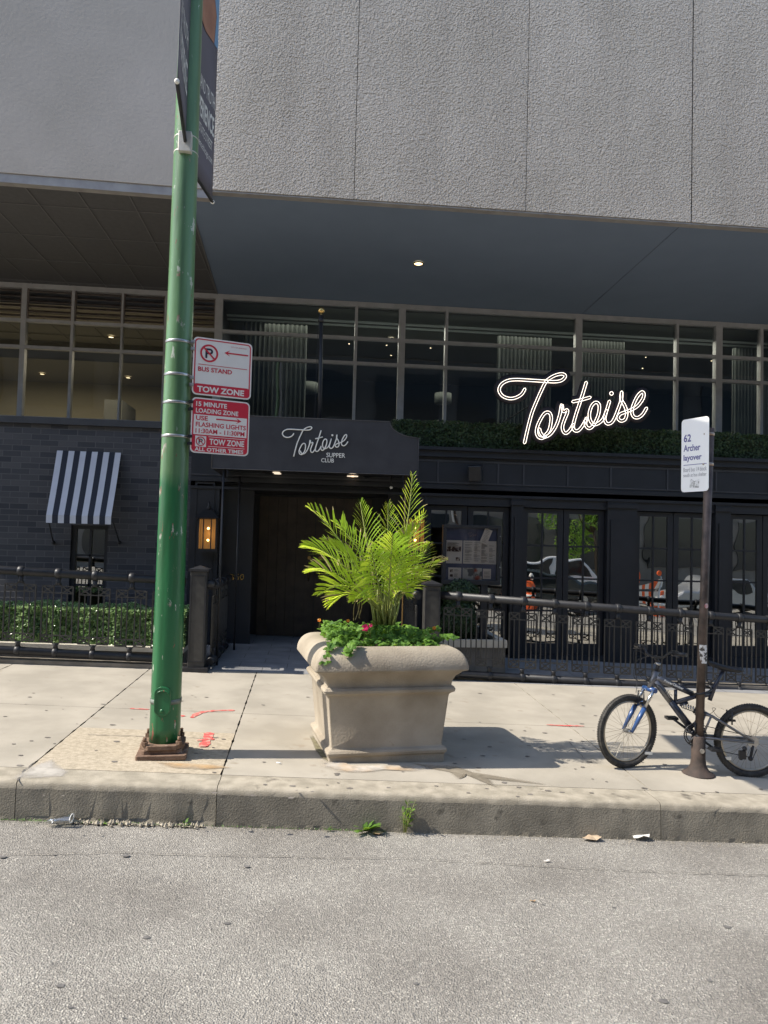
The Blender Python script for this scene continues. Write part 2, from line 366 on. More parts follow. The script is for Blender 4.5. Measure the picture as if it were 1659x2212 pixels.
M['buswhite'] = mat('bus_sign_white', (.93, .93, .93), rough=.35)
M['busblue'] = mat('bus_sign_indigo', (.10, .09, .30), rough=.4)
M['busgrey'] = mat('bus_sign_small_print', (.30, .30, .33), rough=.4)
M['alu'] = mat('sign_back_aluminium', (.45, .45, .45), rough=.4, metal=.7)

# green pole: pale faded paint above, fresher green below, chips of rust
def polemat():
    m = bpy.data.materials.new('green_pole_paint'); m.use_nodes = True; t = m.node_tree; b = t.nodes['Principled BSDF']
    b.inputs['Roughness'].default_value = .32
    tc = t.nodes.new('ShaderNodeTexCoord'); sx = t.nodes.new('ShaderNodeSeparateXYZ'); t.links.new(tc.outputs['Object'], sx.inputs[0])
    n = t.nodes.new('ShaderNodeTexNoise'); n.inputs['Scale'].default_value = 6; t.links.new(tc.outputs['Object'], n.inputs['Vector'])
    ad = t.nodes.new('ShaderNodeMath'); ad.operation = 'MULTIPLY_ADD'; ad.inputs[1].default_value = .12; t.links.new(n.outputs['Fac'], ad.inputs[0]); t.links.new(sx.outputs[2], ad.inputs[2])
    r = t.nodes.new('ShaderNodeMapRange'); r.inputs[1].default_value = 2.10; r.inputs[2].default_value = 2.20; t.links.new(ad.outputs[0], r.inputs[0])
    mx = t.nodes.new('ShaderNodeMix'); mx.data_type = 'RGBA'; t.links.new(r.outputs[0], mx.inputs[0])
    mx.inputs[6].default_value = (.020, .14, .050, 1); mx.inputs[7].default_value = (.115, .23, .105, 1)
    # chips
    mp = t.nodes.new('ShaderNodeMapping'); mp.inputs['Scale'].default_value = (1.4, 1.4, .45); t.links.new(tc.outputs['Object'], mp.inputs[0])
    n2 = t.nodes.new('ShaderNodeTexNoise'); n2.inputs['Scale'].default_value = 13; n2.inputs['Detail'].default_value = 7; n2.inputs['Roughness'].default_value = .65; t.links.new(mp.outputs[0], n2.inputs['Vector'])
    r2 = t.nodes.new('ShaderNodeValToRGB'); r2.color_ramp.elements[0].position = .625; r2.color_ramp.elements[1].position = .64; t.links.new(n2.outputs['Fac'], r2.inputs[0])
    mx2 = t.nodes.new('ShaderNodeMix'); mx2.data_type = 'RGBA'; t.links.new(r2.outputs[0], mx2.inputs[0]); t.links.new(mx.outputs[2], mx2.inputs[6])
    n3 = t.nodes.new('ShaderNodeTexNoise'); n3.inputs['Scale'].default_value = 5; t.links.new(tc.outputs['Object'], n3.inputs['Vector'])
    r3 = t.nodes.new('ShaderNodeValToRGB'); r3.color_ramp.elements[0].position = .45; r3.color_ramp.elements[0].color = (.25, .09, .06, 1); r3.color_ramp.elements[1].position = .55; r3.color_ramp.elements[1].color = (.45, .5, .42, 1)
    t.links.new(n3.outputs['Fac'], r3.inputs[0]); t.links.new(r3.outputs[0], mx2.inputs[7])
    # grime
    n4 = t.nodes.new('ShaderNodeTexNoise'); n4.inputs['Scale'].default_value = 9; n4.inputs['Detail'].default_value = 6; mp4 = t.nodes.new('ShaderNodeMapping'); mp4.inputs['Scale'].default_value = (1, 1, .07); t.links.new(tc.outputs['Object'], mp4.inputs[0]); t.links.new(mp4.outputs[0], n4.inputs['Vector'])
    r4 = t.nodes.new('ShaderNodeValToRGB'); r4.color_ramp.elements[0].position = .35; r4.color_ramp.elements[0].color = (.50, .52, .50, 1); r4.color_ramp.elements[1].position = .55; r4.color_ramp.elements[1].color = (1, 1, 1, 1)
    t.links.new(n4.outputs['Fac'], r4.inputs[0])
    mx3 = t.nodes.new('ShaderNodeMix'); mx3.data_type = 'RGBA'; mx3.blend_type = 'MULTIPLY'; mx3.inputs[0].default_value = 1
    t.links.new(mx2.outputs[2], mx3.inputs[6]); t.links.new(r4.outputs[0], mx3.inputs[7]); t.links.new(mx3.outputs[2], b.inputs['Base Color'])
    bp = t.nodes.new('ShaderNodeBump'); bp.inputs['Strength'].default_value = .5; bp.inputs['Distance'].default_value = .006
    t.links.new(n2.outputs['Fac'], bp.inputs['Height']); t.links.new(bp.outputs[0], b.inputs['Normal'])
    return m
M['pole'] = polemat()

# ================================================================== GROUND
def sheet(name, xs, ys, zf, m, kind='structure'):
    mb = MB(); nx = len(xs)
    for y in ys:
        for x in xs: mb.v.append(V(x, y, zf(x, y)))
    for j in range(len(ys)-1):
        for i in range(nx-1): mb.face((j*nx+i, j*nx+i+1, (j+1)*nx+i+1, (j+1)*nx+i))
    o = mb.build(name, m); tag(o, kind=kind); return o
YC = PG(830, 1795, GR).y          # kerb foot line
sheet('road', [-400, -60, -14]+[i for i in range(-12, 14, 2)]+[14, 60, 400], [-400, -60, -9, -4, 0, 2, 3, 4, YC+.1, 16, 60, 400], lambda x, y: GR(x, y)-(.01 if y > YC else 0), M['asphalt'])

# sidewalk: slabs with open joints over a dirt bed
YK = YC+.28                       # back of kerb stone
YB = 9.25                         # pavers start
def jx(p, q):                      # world line through two image points on the ground -> x as a function of y
    a = PG(*p); b = PG(*q)
    return lambda y: a.x+(b.x-a.x)*(y-a.y)/(b.y-a.y)
JA = jx((305, 1460), (75, 1648)); JB = jx((549, 1468), (460, 1725)); JC = jx((1137, 1496), (1424, 1721))
YJ = PG(500, 1540).y
lines = [lambda y: -14, lambda y: JA(y)-3.1, lambda y: JA(y)-1.55, JA, JB, lambda y: (JB(y)+JC(y))/2 if False else JB(y)+(JC(y)-JB(y))*.999, lambda y: JC(y)+2.2, lambda y: JC(y)+4.5, lambda y: 14]
bed = MB()
for i in range(14):
    x0 = -14+i*2; bed.quad((x0, YC+.02, G(x0, YC)-.03), (x0+2, YC+.02, G(x0+2, YC)-.03), (x0+2, 13, G(x0+2, 13)-.03), (x0, 13, G(x0, 13)-.03))
tag(bed.build('joint_bed', M['joint']), kind='structure')
sw = MB(); patch = MB(); YL = PG(600, 1588).y
g = .004
def wob(y, k): return .004*max(0, math.sin(y*23+k*2.1)+.6*math.sin(y*61+k)+.5*math.sin(y*131+k*3)) if y < 9.3 else 0
for i in range(len(lines)-1):
    a, b = lines[i], lines[i+1]
    for (y0, y1, gg) in ((YK, YJ, .003), (YJ, YB, .003)):
        n = 40; rows = [y0+gg+(y1-y0-2*gg)*k/n for k in range(n+1)]
        if i == 3 and y0 == YK: rows = sorted(rows+[YL])
        for k in range(len(rows)-1):
            ya, yb = rows[k], rows[k+1]
            xa0, xa1, xb0, xb1 = a(ya)+g+wob(ya, i), b(ya)-g-wob(ya, i+7), a(yb)+g+wob(yb, i), b(yb)-g-wob(yb, i+7)
            tgt = patch if (i == 3 and yb <= YL+1e-6) else sw
            m_ = max(1, int((lerp(a(y0), b(y0), 1)-a(y0))/1.2))
            for q in range(m_):
                p0, p1 = lerp(xa0, xa1, q/m_), lerp(xa0, xa1, (q+1)/m_); r0, r1 = lerp(xb0, xb1, q/m_), lerp(xb0, xb1, (q+1)/m_)
                tgt.quad((p0, ya, G(p0, ya)), (p1, ya, G(p1, ya)), (r1, yb, G(r1, yb)), (r0, yb, G(r0, yb)))
        # slab edges
        sw.quad((a(y0)+g, y0, G(a(y0), y0)-.03), (a(y1)+g, y1, G(a(y1), y1)-.03), (a(y1)+g, y1, G(a(y1), y1)), (a(y0)+g, y0, G(a(y0), y0)))
tag(sw.build('sidewalk', M['walk']), kind='structure')
tag(patch.build('sidewalk_patch', M['walk2']), kind='structure')

# kerb stones, rounded nose
kb = MB(); kx = [-14, -8.5, PG(32, 1690).x, PG(460, 1725).x, PG(1443, 1748).x, 6.5, 10, 14]
def kerb_prof(X):
    zt = G(X, YK)
    return [(YC-.0, GR(X, 0)-.05), (YC+.005, GR(X, 0)+.02), (YC+.010, zt-.05), (YC+.014, zt-.022), (YC+.024, zt-.008), (YC+.042, zt-.001), (YK-.003, zt), (YK-.003, zt-.08)]
rk = random.Random(3)
for i in range(len(kx)-1):
    x0, x1 = kx[i]+.0025, kx[i+1]-.0025; n = max(2, int((x1-x0)/.05)); base = len(kb.v)
    for k in range(n+1):
        X = lerp(x0, x1, k/n)
        for j, (yy, zz) in enumerate(kerb_prof(X)):
            er = rk.uniform(-.004, .004) if 1 <= j <= 4 else 0
            if i == 2 and j == 1 and rk.random() < .8: er += rk.uniform(.0, .03)
            kb.v.append(V(X, yy+er, zz+er*.5*(j > 1)))
    L = len(kerb_prof(0))
    for k in range(n):
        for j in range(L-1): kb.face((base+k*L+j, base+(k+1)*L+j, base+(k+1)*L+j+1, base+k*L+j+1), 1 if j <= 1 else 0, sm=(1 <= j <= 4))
    for off, rev in ((base, 1), (base+n*L, -1)):
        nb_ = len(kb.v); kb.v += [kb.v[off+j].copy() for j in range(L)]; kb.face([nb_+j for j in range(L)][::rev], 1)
M['curbface'] = mat('shaded_soiled_kerb_face', (.175, .158, .125), (.25, .227, .18), 5, .95, bump=.6, bscale=95, bdist=.008, detail=10, c3=(.10, .09, .072), s3=7, m3=.25)  # front face colour darkened to carry its shade, with blotches of dirt
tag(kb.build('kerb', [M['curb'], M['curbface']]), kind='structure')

# pavers under the canopy and behind the railing
pv = MB(); 
for j in range(12):
    y0 = YB+.004+j*.33
    off = .3*(j % 2)
    for i in range(40):
        x0 = -12+i*.6+off; x1 = x0+.594; y1 = y0+.324
        pv.quad((x0, y0, G(x0, y0)), (x1, y0, G(x1, y0)), (x1, y1, G(x1, y1)), (x0, y1, G(x0, y1)))
tag(pv.build('entrance_paving', M['tile']), kind='structure')
# opposite pavement, seen only mirrored in the glass
op = MB(); op.box8([(-60, -13.4, -.8), (60, -13.4, -.8), (60, -9, -.8), (-60, -9, -.8), (-60, -13.4, .62), (60, -13.4, -.30), (60, -9, -.42), (-60, -9, .55)])
for q in op.v:
    q.z = (-.8 if q.z < -.7 else GR(q.x, 0)+.15)
tag(op.build('opposite_sidewalk', M['walk']), kind='structure')

def decal(name, pts, m, z=.004, gf=G, kind='structure'):
    mb = MB(); c = [Vector((p[0], p[1], gf(p[0], p[1])+z)) for p in pts]
    n = len(c); mb.v += c
    mb.face(range(n)); return tag(mb.build(name, m), kind=kind)
# red spray marks, gum, stains
spray = mat('red_spray_paint', (.56, .09, .08), (.48, .30, .24), 25, .8, lo=.45, hi=.62)
sp = MB()
def stroke(pts, wd, mbx, z=.004):
    q = [PG(*p) for p in pts]
    q = catmull(q, 5) if len(q) > 2 else q
    base = len(mbx.v)
    for i, p in enumerate(q):
        t = (q[min(i+1, len(q)-1)]-q[max(i-1, 0)]).normalized(); s_ = Vector((-t.y, t.x, 0))
        ww = wd*(.6+.6*random.random())*(1 if 0 < i < len(q)-1 else .5)
        for sg in (-1, 1):
            r_ = p+s_*sg*ww; mbx.v.append(V(r_.x, r_.y, G(r_.x, r_.y)+z))
    for i in range(len(q)-1): mbx.face((base+2*i, base+2*i+1, base+2*i+3, base+2*i+2))
stroke([(281, 1531), (300, 1532), (322, 1533)], .02, sp); stroke([(386, 1545), (398, 1548)], .05, sp)
stroke([(414, 1551), (430, 1541), (460, 1536), (507, 1535)], .03, sp)
stroke([(452, 1583), (447, 1600), (437, 1615)], .045, sp); stroke([(425, 1601), (450, 1598), (463, 1598)], .02, sp, z=.006)
stroke([(432, 1614), (449, 1613)], .02, sp, z=.008); stroke([(1180, 1566), (1215, 1568), (1262, 1569)], .02, sp)
tag(sp.build('spray_marks', spray), kind='structure')
gum = MB(); rg = random.Random(5)
for k in range(150):
    x = rg.uniform(0, 1659); y = rg.uniform(1470, 1725)
    p = PG(x, y); r_ = rg.uniform(.008, .022); n = 8; b_ = len(gum.v)
    for i in range(n):
        a = 2*math.pi*i/n; X = p.x+math.cos(a)*r_*rg.uniform(.8, 1.4); Y = p.y+math.sin(a)*r_*rg.uniform(.6, 1.0)
        gum.v.append(V(X, Y, G(X, Y)+.003+.00001*k))
    gum.face(range(b_, b_+n))
tag(gum.build('gum_spots', mat('old_gum', (.13, .115, .10), (.2, .18, .16), 10, .7)), kind='structure')
wet = mat('wet_concrete', (.22, .19, .145), (.30, .26, .20), 5, .35)
def blob(name, pts, m, z=.005, jit=.0):
    q = [PG(*p) for p in pts]; c = sum(q, Vector())/len(q); mb = MB(); n = len(q); b = 0
    for s_ in (1.12, .8, .45):
        for p in q: r_ = lerp(c, p, s_); mb.v.append(V(r_.x, r_.y, G(r_.x, r_.y)+z))
    for i in range(n):
        j = (i+1) % n
        for k in (0, 1): mb.face((k*n+i, k*n+j, k*n+n+j, k*n+n+i))
    mb.face(range(2*n, 3*n)); o = mb.build(name, m); a = o.data.attributes.new('fade', 'FLOAT', 'POINT')
    for i in range(3*n): a.data[i].value = (0, .8, 1)[i//n]
    t = m.node_tree; out = t.nodes['Material Output']; sh = out.inputs[0].links[0].from_socket
    at = t.nodes.new('ShaderNodeAttribute'); at.attribute_name = 'fade'; tc = t.nodes.new('ShaderNodeTexCoord'); no = t.nodes.new('ShaderNodeTexNoise'); no.inputs['Scale'].default_value = 14; no.inputs['Detail'].default_value = 6
    t.links.new(tc.outputs['Object'], no.inputs['Vector']); ad = t.nodes.new('ShaderNodeMath'); ad.operation = 'MULTIPLY_ADD'; ad.inputs[1].default_value = 1.4; ad.inputs[2].default_value = -.75; t.links.new(no.outputs['Fac'], ad.inputs[0])
    a2 = t.nodes.new('ShaderNodeMath'); a2.operation = 'ADD'; a2.use_clamp = True; t.links.new(at.outputs['Fac'], a2.inputs[0]); t.links.new(ad.outputs[0], a2.inputs[1])
    a3 = t.nodes.new('ShaderNodeMath'); a3.operation = 'MULTIPLY'; t.links.new(a2.outputs[0], a3.inputs[0]); t.links.new(at.outputs['Fac'], a3.inputs[1])
    tr = t.nodes.new('ShaderNodeBsdfTransparent'); mx = t.nodes.new('ShaderNodeMixShader'); t.links.new(a3.outputs[0], mx.inputs[0]); t.links.new(tr.outputs[0], mx.inputs[1]); t.links.new(sh, mx.inputs[2]); t.links.new(mx.outputs[0], out.inputs[0])
    return tag(o, kind='structure')
blob('water_stain', [(880, 1648), (920, 1652), (985, 1655), (1020, 1668), (1065, 1675), (1200, 1698), (1110, 1690), (1060, 1685), (1075, 1703), (1040, 1690), (1000, 1672), (990, 1685), (968, 1668), (930, 1662)], wet)
blob('limescale_stain', [(700, 1640), (716, 1652), (770, 1655), (840, 1653), (935, 1659), (900, 1668), (830, 1665), (780, 1672), (720, 1668), (690, 1655)], mat('limescale', (.50, .46, .40), (.46, .34, .22), 6, .9), .007)
blob('moss_stain', [(668, 1592), (675, 1588), (700, 1628), (712, 1650), (694, 1640), (680, 1622)], mat('moss_dirt', (.12, .11, .06), (.26, .23, .14), 30, .95), .009)
blob('rust_stain', [(330, 1646), (420, 1650), (470, 1654), (505, 1660), (440, 1664), (370, 1660)], mat('rust_wash', (.42, .27, .13), (.42, .34, .24), 8, .9), .006)
blob('cement_patch', [(66, 1655), (112, 1640), (128, 1655), (150, 1668), (140, 1680), (60, 1684), (25, 1684)], mat('pale_cement', (.40, .37, .33), (.44, .41, .36), 12, .9), .005)

# ================================================================== BUILDING
YW, YF, YO = 13.03, 11.2, 9.08      # upper glazing, lower facade, front of the overhanging slab
ZS = P(830, 655, YW).z             # soffit height
bld = thing('restaurant_building', (0, YF, 0), 'concrete building with dark ground-floor restaurant front under a deep overhang', 'building')
XL, XR = -9.0, 14.0
zt = 14.0
# overhanging concrete wall in panels
j1, j2, j3 = P(771, 200, YO).x, P(1140, 220, YO).x, P(1496, 230, YO).x
xs_ = [XL, -5.4, P(462, 200, YO).x, j1, j2, j3, j3+(j3-j2), XR]
def yo(x): return YO - max(0, (xs_[2]-x))*math.tan(R(1.5))
# build wall in panels; gap .012 shows the dark joint behind
for i in range(len(xs_)-1):
    x0, x1 = xs_[i], xs_[i+1]; g0 = (.009 if i == 5 else .004) if i >= 3 else 0; g1 = (.009 if i == 4 else .004) if 2 <= i < len(xs_)-2 else 0
    a, b = x0+g0, x1-g1
    pm = MB()
    n = 1
    pm.box8([(a, yo(a), ZS), (b, yo(b), ZS), (b, yo(b)+.5, ZS), (a, yo(a)+.5, ZS), (a, yo(a), zt), (b, yo(b), zt), (b, yo(b)+.5, zt), (a, yo(a)+.5, zt)])
    o = pm.build('concrete_panel', M['rough'] if i >= 2 else M['smooth'], bld)
    # object coordinates of the rough material are X relative to the building's own origin (x = 0)
jm = MB(); jm.box(xs_[2], XR, YO+.02, YO+.45, ZS+.01, zt-.01); jm.build('panel_joint', M['joint'], bld)
# drip edge under the wall
dm = MB()
for (a, b, dz) in ((XL, xs_[2], -.11), (xs_[2], XR, -.022)):
    dm.box8([(a, yo(a)+.015, ZS+dz), (b, yo(b)+.015, ZS+dz), (b, yo(b)+.12, ZS+dz), (a, yo(a)+.12, ZS+dz), (a, yo(a)+.015, ZS-.003), (b, yo(b)+.015, ZS-.003), (b, yo(b)+.12, ZS-.003), (a, yo(a)+.12, ZS-.003)])
dm.build('drip_edge', M['lipmetal'], bld)
# soffits
sA = PZ(423, 480, ZS); sB = P(470, 632, YW)
sd = (sB.x-sA.x)/(sB.y-sA.y); sx = lambda y: sB.x+sd*(y-YW)
sm_ = MB(); z = ZS-.01
sm_.quad((sx(YO+.1), YO+.1, z), (XR, YO+.1, z), (XR, YW+.1, z), (sx(YW+.1), YW+.1, z)); sm_.quad((sx(YO+.1), YO+.1, z+.3), (XR, YO+.1, z+.3), (XR, YW+.1, z+.3), (sx(YW+.1), YW+.1, z+.3))
sm_.build('blue_soffit', M['soffit'], bld)
sl_ = MB(); sl_.quad((XL, yo(XL)+.1, z), (sx(YO+.1), YO+.1, z), (sx(YW+.1), YW+.1, z), (XL, YW+.1, z)); sl_.quad((XL, yo(XL)+.1, z+.3), (sx(YO), YO+.1, z+.3), (sx(YW), YW+.1, z+.3), (XL, YW+.1, z+.3))
sl_.build('panelled_soffit', M['soffitL'], bld)
ss = MB(); zz = z-.004
for k in range(4):
    y = YO+.75+k*1.0; ss.box(XL, sx(y), y-.008, y+.008, zz-.006, zz)
for k in range(-1, 12):
    x = -7.4+k*.62
    if x < sx(YO): ss.box8([(x-.008, YO, zz-.006), (x+.008, YO, zz-.006), (x+.008-.0, YW, zz-.006), (x-.008, YW, zz-.006), (x-.008, YO, zz), (x+.008, YO, zz), (x+.008, YW, zz), (x-.008, YW, zz)])
ss.tube([(sx(YO+.1), YO+.1, zz), (sx(YW), YW, zz)], .015, 4)
ss.build('soffit_seam', M['seam'], bld)
sj = MB(); qa, qb = PZ(1480, 478, z), PZ(1255, 680, z); sj.tube([qa-V(0,0,.003), V(qb.x, min(qb.y, YW), z-.003)], .003, 4); sj.build('soffit_seam', mat('faint_seam', (.10, .125, .165), rough=.7), bld)
# soffit downlight
def downlight(px, py, zc, r=.07, par=bld, m=None, name='downlight'):
    p = PZ(px, py, zc); d = MB(); d.lathe(p-V(0, 0, .02), [(r*.95, 0), (r*.95, .004)], 16); e = MB()
    e.tube([p+V(r*math.cos(a*math.pi/8), r*math.sin(a*math.pi/8), -.018) for a in range(16)], .012, 6, closed=True)
    o = d.build(name, m or M['downlight'], par); e.build('trim_ring', M['brass'], o); return p
downlight(904, 567, z)

# ---- upper glazing
zTop = ZS-.012; z1 = P(768, 731, YW).z; z2 = P(768, 785, YW).z; zB = P(150, 907, YW).z
zBr = P(1250, 935, YW).z-.25
cols = [(-5.9, -5.0, 0), None]
def gx(x, y=720): return P(x, y, YW).x
bays = [(-8.5, gx(-100), 0), (gx(-95), gx(46), 0), (gx(57), gx(154), 0), (gx(160), gx(262), 0), (gx(266), gx(355), 0), (gx(361), gx(464), 0),
        (gx(480), gx(766), 1), (gx(772), gx(861), 1), (gx(875), gx(961), 1), (gx(967), gx(1242), 1), (gx(1256), gx(1459), 1), (gx(1464), gx(1544), 1), (gx(1558), gx(1640), 1), (gx(1646), gx(1790), 1), (gx(1800), gx(1990), 1)]
h1l, h2l = P(100, 698, YW).z, P(100, 752, YW).z
for bi, (x0, x1, right) in enumerate(bays):
    zb = zBr if right else zB
    r1, r2 = (z1, z2) if right else (P(200, 700, YW).z, P(200, 757, YW).z)
    fr = MB(); t = .03; nx_ = bays[bi+1][0] if bi+1 < len(bays) else x1+.05
    fr.box(x1, nx_, YW-.05, YW+.07, zb, zTop)                        # mullion to the right
    fr.box(x0, x1, YW-.045, YW+.06, zTop-.085, zTop-.001); fr.box(x0, x1, YW-.045, YW+.06, zb, zb+.03)
    for rz in (r1, r2): fr.box(x0, x1, YW-.04, YW+.05, rz-t*.9, rz+t*.9)
    f = fr.build('window', M['mull'], bld)
    gl = MB(); 
    if right: cells = [(zb, r2), (r2, r1), (r1, zTop)]
    else: cells = [(zb, r2), (r2, r1)]
    for (a, b) in cells: gl.quad((x0, YW+.02, a+.02), (x1, YW+.02, a+.02), (x1, YW+.02, b-.02), (x0, YW+.02, b-.02))
    gl.build('pane', M['glass'], f)
    if not right:
        lv = MB(); n = 6; hh = (zTop-.09-r1-.03)/n
        for k in range(n):
            zc = r1+.03+k*hh
            lv.box8([(x0, YW-.02, zc+.03), (x1, YW-.02, zc+.03), (x1, YW+.06, zc+hh+.0), (x0, YW+.06, zc+hh), (x0, YW-.02, zc+.04), (x1, YW-.02, zc+.04), (x1, YW+.06, zc+hh+.008), (x0, YW+.06, zc+hh+.008)])
        lv.box(x0, x0+.02, YW-.03, YW+.02, r1, zTop-.08); lv.box(x1-.02, x1, YW-.03, YW+.02, r1, zTop-.08)
        lo = lv.build('louvre', mat('louvre_blades', (.12, .095, .08), (.20, .165, .14), 7, .5), f)
# interiors
im = MB(); xd = gx(470)
im.quad((XL, YW+5, zB-1), (xd, YW+5, zB-1), (xd, YW+5, ZS), (XL, YW+5, ZS))
im.quad((xd, YW+.1, zB-1), (xd, YW+5, zB-1), (xd, YW+5, ZS), (xd, YW+.1, ZS)); im.quad((XL, YW+.1, zB-1), (XL, YW+5, zB-1), (XL, YW+5, ZS), (XL, YW+.1, ZS))
im.quad((XL, YW+.1, zB-.4), (xd, YW+.1, zB-.4), (xd, YW+5, zB-.4), (XL, YW+5, zB-.4))
im.build('interior_wall', M['cream'], bld)
cm = MB(); cz = ZS-.62; cz2 = ZS-1.15
cm.quad((XL, YW+.1, cz+.30), (xd-.01, YW+.1, cz+.30), (xd-.01, YW+2.6, cz+.30), (XL, YW+2.6, cz+.30))
cm.quad((XL, YW+2.6, cz-.08), (xd-.01, YW+2.6, cz-.08), (xd-.01, YW+4.99, cz-.08), (XL, YW+4.99, cz-.08))
cm.quad((XL, YW+2.6, cz-.08), (xd-.01, YW+2.6, cz-.08), (xd-.01, YW+2.6, cz+.3), (XL, YW+2.6, cz+.3))
for k in range(9): cm.box(XL+.6*k*1.3, XL+.6*k*1.3+.03, YW+.1, YW+2.6, cz+.285, cz+.299)
for k in range(3): cm.box(XL, xd-.02, YW+.6+.7*k, YW+.63+.7*k, cz+.275, cz+.284)
cm.build('interior_ceiling', M['ceil'], bld)
for (a, b) in ((gx(75), gx(98)), (gx(262), gx(285))): pl_ = MB(); pl_.box(a+.3, b+.5, YW+3.2, YW+4.4, zB-.4, zB+.95); pl_.build('interior_pier', M['mid_int'], bld)
for (px, py, zc) in ((23, 744, cz+.29), (240, 726, cz+.29), (270, 757, cz+.29), (91, 806, cz-.09), (277, 814, cz-.09)): downlight(px, py, zc, .06)
ar = bpy.data.lights.new('room_light', 'AREA'); ar.energy = 75; ar.shape = 'RECTANGLE'; ar.size = 5; ar.size_y = 2; ar.color = (1, .86, .66)
ao = bpy.data.objects.new('room_light', ar); col.objects.link(ao); ao.location = (-5.5, YW+2.5, cz-.15)
ri = MB(); 
ri.quad((xd+.05, YW+6, zBr-1), (XR, YW+6, zBr-1), (XR, YW+6, ZS), (xd+.05, YW+6, ZS)); ri.quad((XR, YW+.1, zBr-1), (XR, YW+6, zBr-1), (XR, YW+6, ZS), (XR, YW+.1, ZS))
ri.quad((xd+.05, YW+.1, zBr-1), (xd+.05, YW+6, zBr-1), (xd+.05, YW+6, ZS), (xd+.05, YW+.1, ZS)); ri.quad((xd, YW+.1, zBr-.3), (XR, YW+.1, zBr-.3), (XR, YW+6, zBr-.3), (xd, YW+6, zBr-.3))
ri.build('interior_wall', mat('dining_room_wall', (.05, .055, .07), rough=.9), bld)
rc = MB(); rc.quad((xd+.05, YW+.1, ZS-.10), (XR, YW+.1, ZS-.10), (XR, YW+6, ZS-.10), (xd+.05, YW+6, ZS-.10)); rc.box(xd+.06, XR-.1, YW+1.1, YW+1.3, ZS-.30, ZS-.11)
rc.build('interior_ceiling', M['mid_int'], bld)
tk = MB(); tk.box(xd+.1, XR-.1, YW+.35, YW+.40, ZS-.27, ZS-.24); tk.box(xd+.1, XR-.1, YW+.45, YW+.50, ZS-.31, ZS-.285); tk.build('curtain_track', M['white_blind'], bld)
for (px, py) in ((754, 743), (835, 746), (930, 752), (845, 768), (1395, 772), (1388, 796), (1537, 780)):
    p = P(px, py, YW+1.5); d = MB(); r = .014; d.lathe(V(p.x, p.y, min(p.z, ZS-.12)), [(r, 0), (r, .004)], 10); d.build('downlight', M['downlight'], bld)
ar2 = bpy.data.lights.new('dining_light', 'AREA'); ar2.energy = 130; ar2.shape = 'RECTANGLE'; ar2.size = 9; ar2.size_y = 1.5; ar2.color = (1, .97, .84)
ao2 = bpy.data.objects.new('dining_light', ar2); col.objects.link(ao2); ao2.location = (3.5, YW+.9, ZS-.35)
def curtain(xa, xb, n, z0, z1_, y=YW+.45):
    mb = MB(); k = n*6; b = len(mb.v)
    for i in range(k+1):
        x = lerp(xa, xb, i/k); yy = y+.04*math.sin(i*math.pi/3)+.01*random.random()
        mb.v.append(V(x, yy, z0)); mb.v.append(V(x, yy, z1_))
    for i in range(k): mb.face((b+2*i, b+2*i+2, b+2*i+3, b+2*i+1), sm=True)
    return mb
for (a, b) in ((515, 648), (1085, 1195), (1270, 1358), (1610, 1700)):
    curtain(gx(a)+.02, gx(b)+.12, 14, zBr, ZS-.33).build('curtain', M['curtain'], bld)
sh = MB(); p = P(668, 838, YW+1.5); sh.lathe(p, [(.17, -.1), (.17, .1)], 24)
sh.build('drum_lampshade', M['curtain'], bld); sh = MB(); p = P(957, 861, YW+1.5); sh.lathe(p, [(.17, -.1), (.17, .1)], 24); sh.build('drum_lampshade', M['curtain'], bld)

# ---- brick wall left, with sill band
xE = P(410, 1100, YF).x            # end of the brick
zSillT = P(150, 905, YF).z; zSillB = P(150, 919, YF).z
w0, w1 = P(152, 1180, YF).x, P(232, 1180, YF).x; wz1 = P(190, 1135, YF).z; wz0 = P(190, 1330, YF).z
bm = MB()
bm.box(XL, w0, YF, YF+.3, -.2, zSillB); bm.box(w1, xE, YF, YF+.3, -.2, zSillB); bm.box(w0, w1, YF, YF+.3, wz1, zSillB); bm.box(w0, w1, YF, YF+.3, -.2, wz0)
bm.build('brick_wall', M['brick'], bld)
bs = MB(); bs.box(XL, P(405, 910, YF).x, YF-.08, YW+.1, zSillB+.002, zSillT); bs.build('stone_sill', M['stone_dark'], bld)
# small window under the awning
fw = MB(); t = .055
fw.box(w0, w0+t, YF+.05, YF+.14, wz0, wz1); fw.box(w1-t, w1, YF+.05, YF+.14, wz0, wz1); fw.box(w0+t, w1-t, YF+.05, YF+.14, wz1-t, wz1); fw.box(w0+t, w1-t, YF+.05, YF+.14, wz0, wz0+t)
xm = (w0+w1)/2; fw.box(xm-.015, xm+.015, YF+.06, YF+.12, wz0+t, wz1-t)
for k in (1, 2): zc = lerp(wz1, wz0, k/3); fw.box(w0+t, w1-t, YF+.06, YF+.12, zc-.015, zc+.015)
f = fw.build('window', M['black'], bld); gm = MB(); gm.quad((w0+t, YF+.1, wz0+t), (w1-t, YF+.1, wz0+t), (w1-t, YF+.1, wz1-t), (w0+t, YF+.1, wz1-t)); gm.build('pane', M['doorglass'], f)
di = MB(); di.box(w0-.1, w1+.1, YF+.6, YF+.65, wz0-.3, wz1+.3); di.build('dark_room', M['dark_int'], bld)

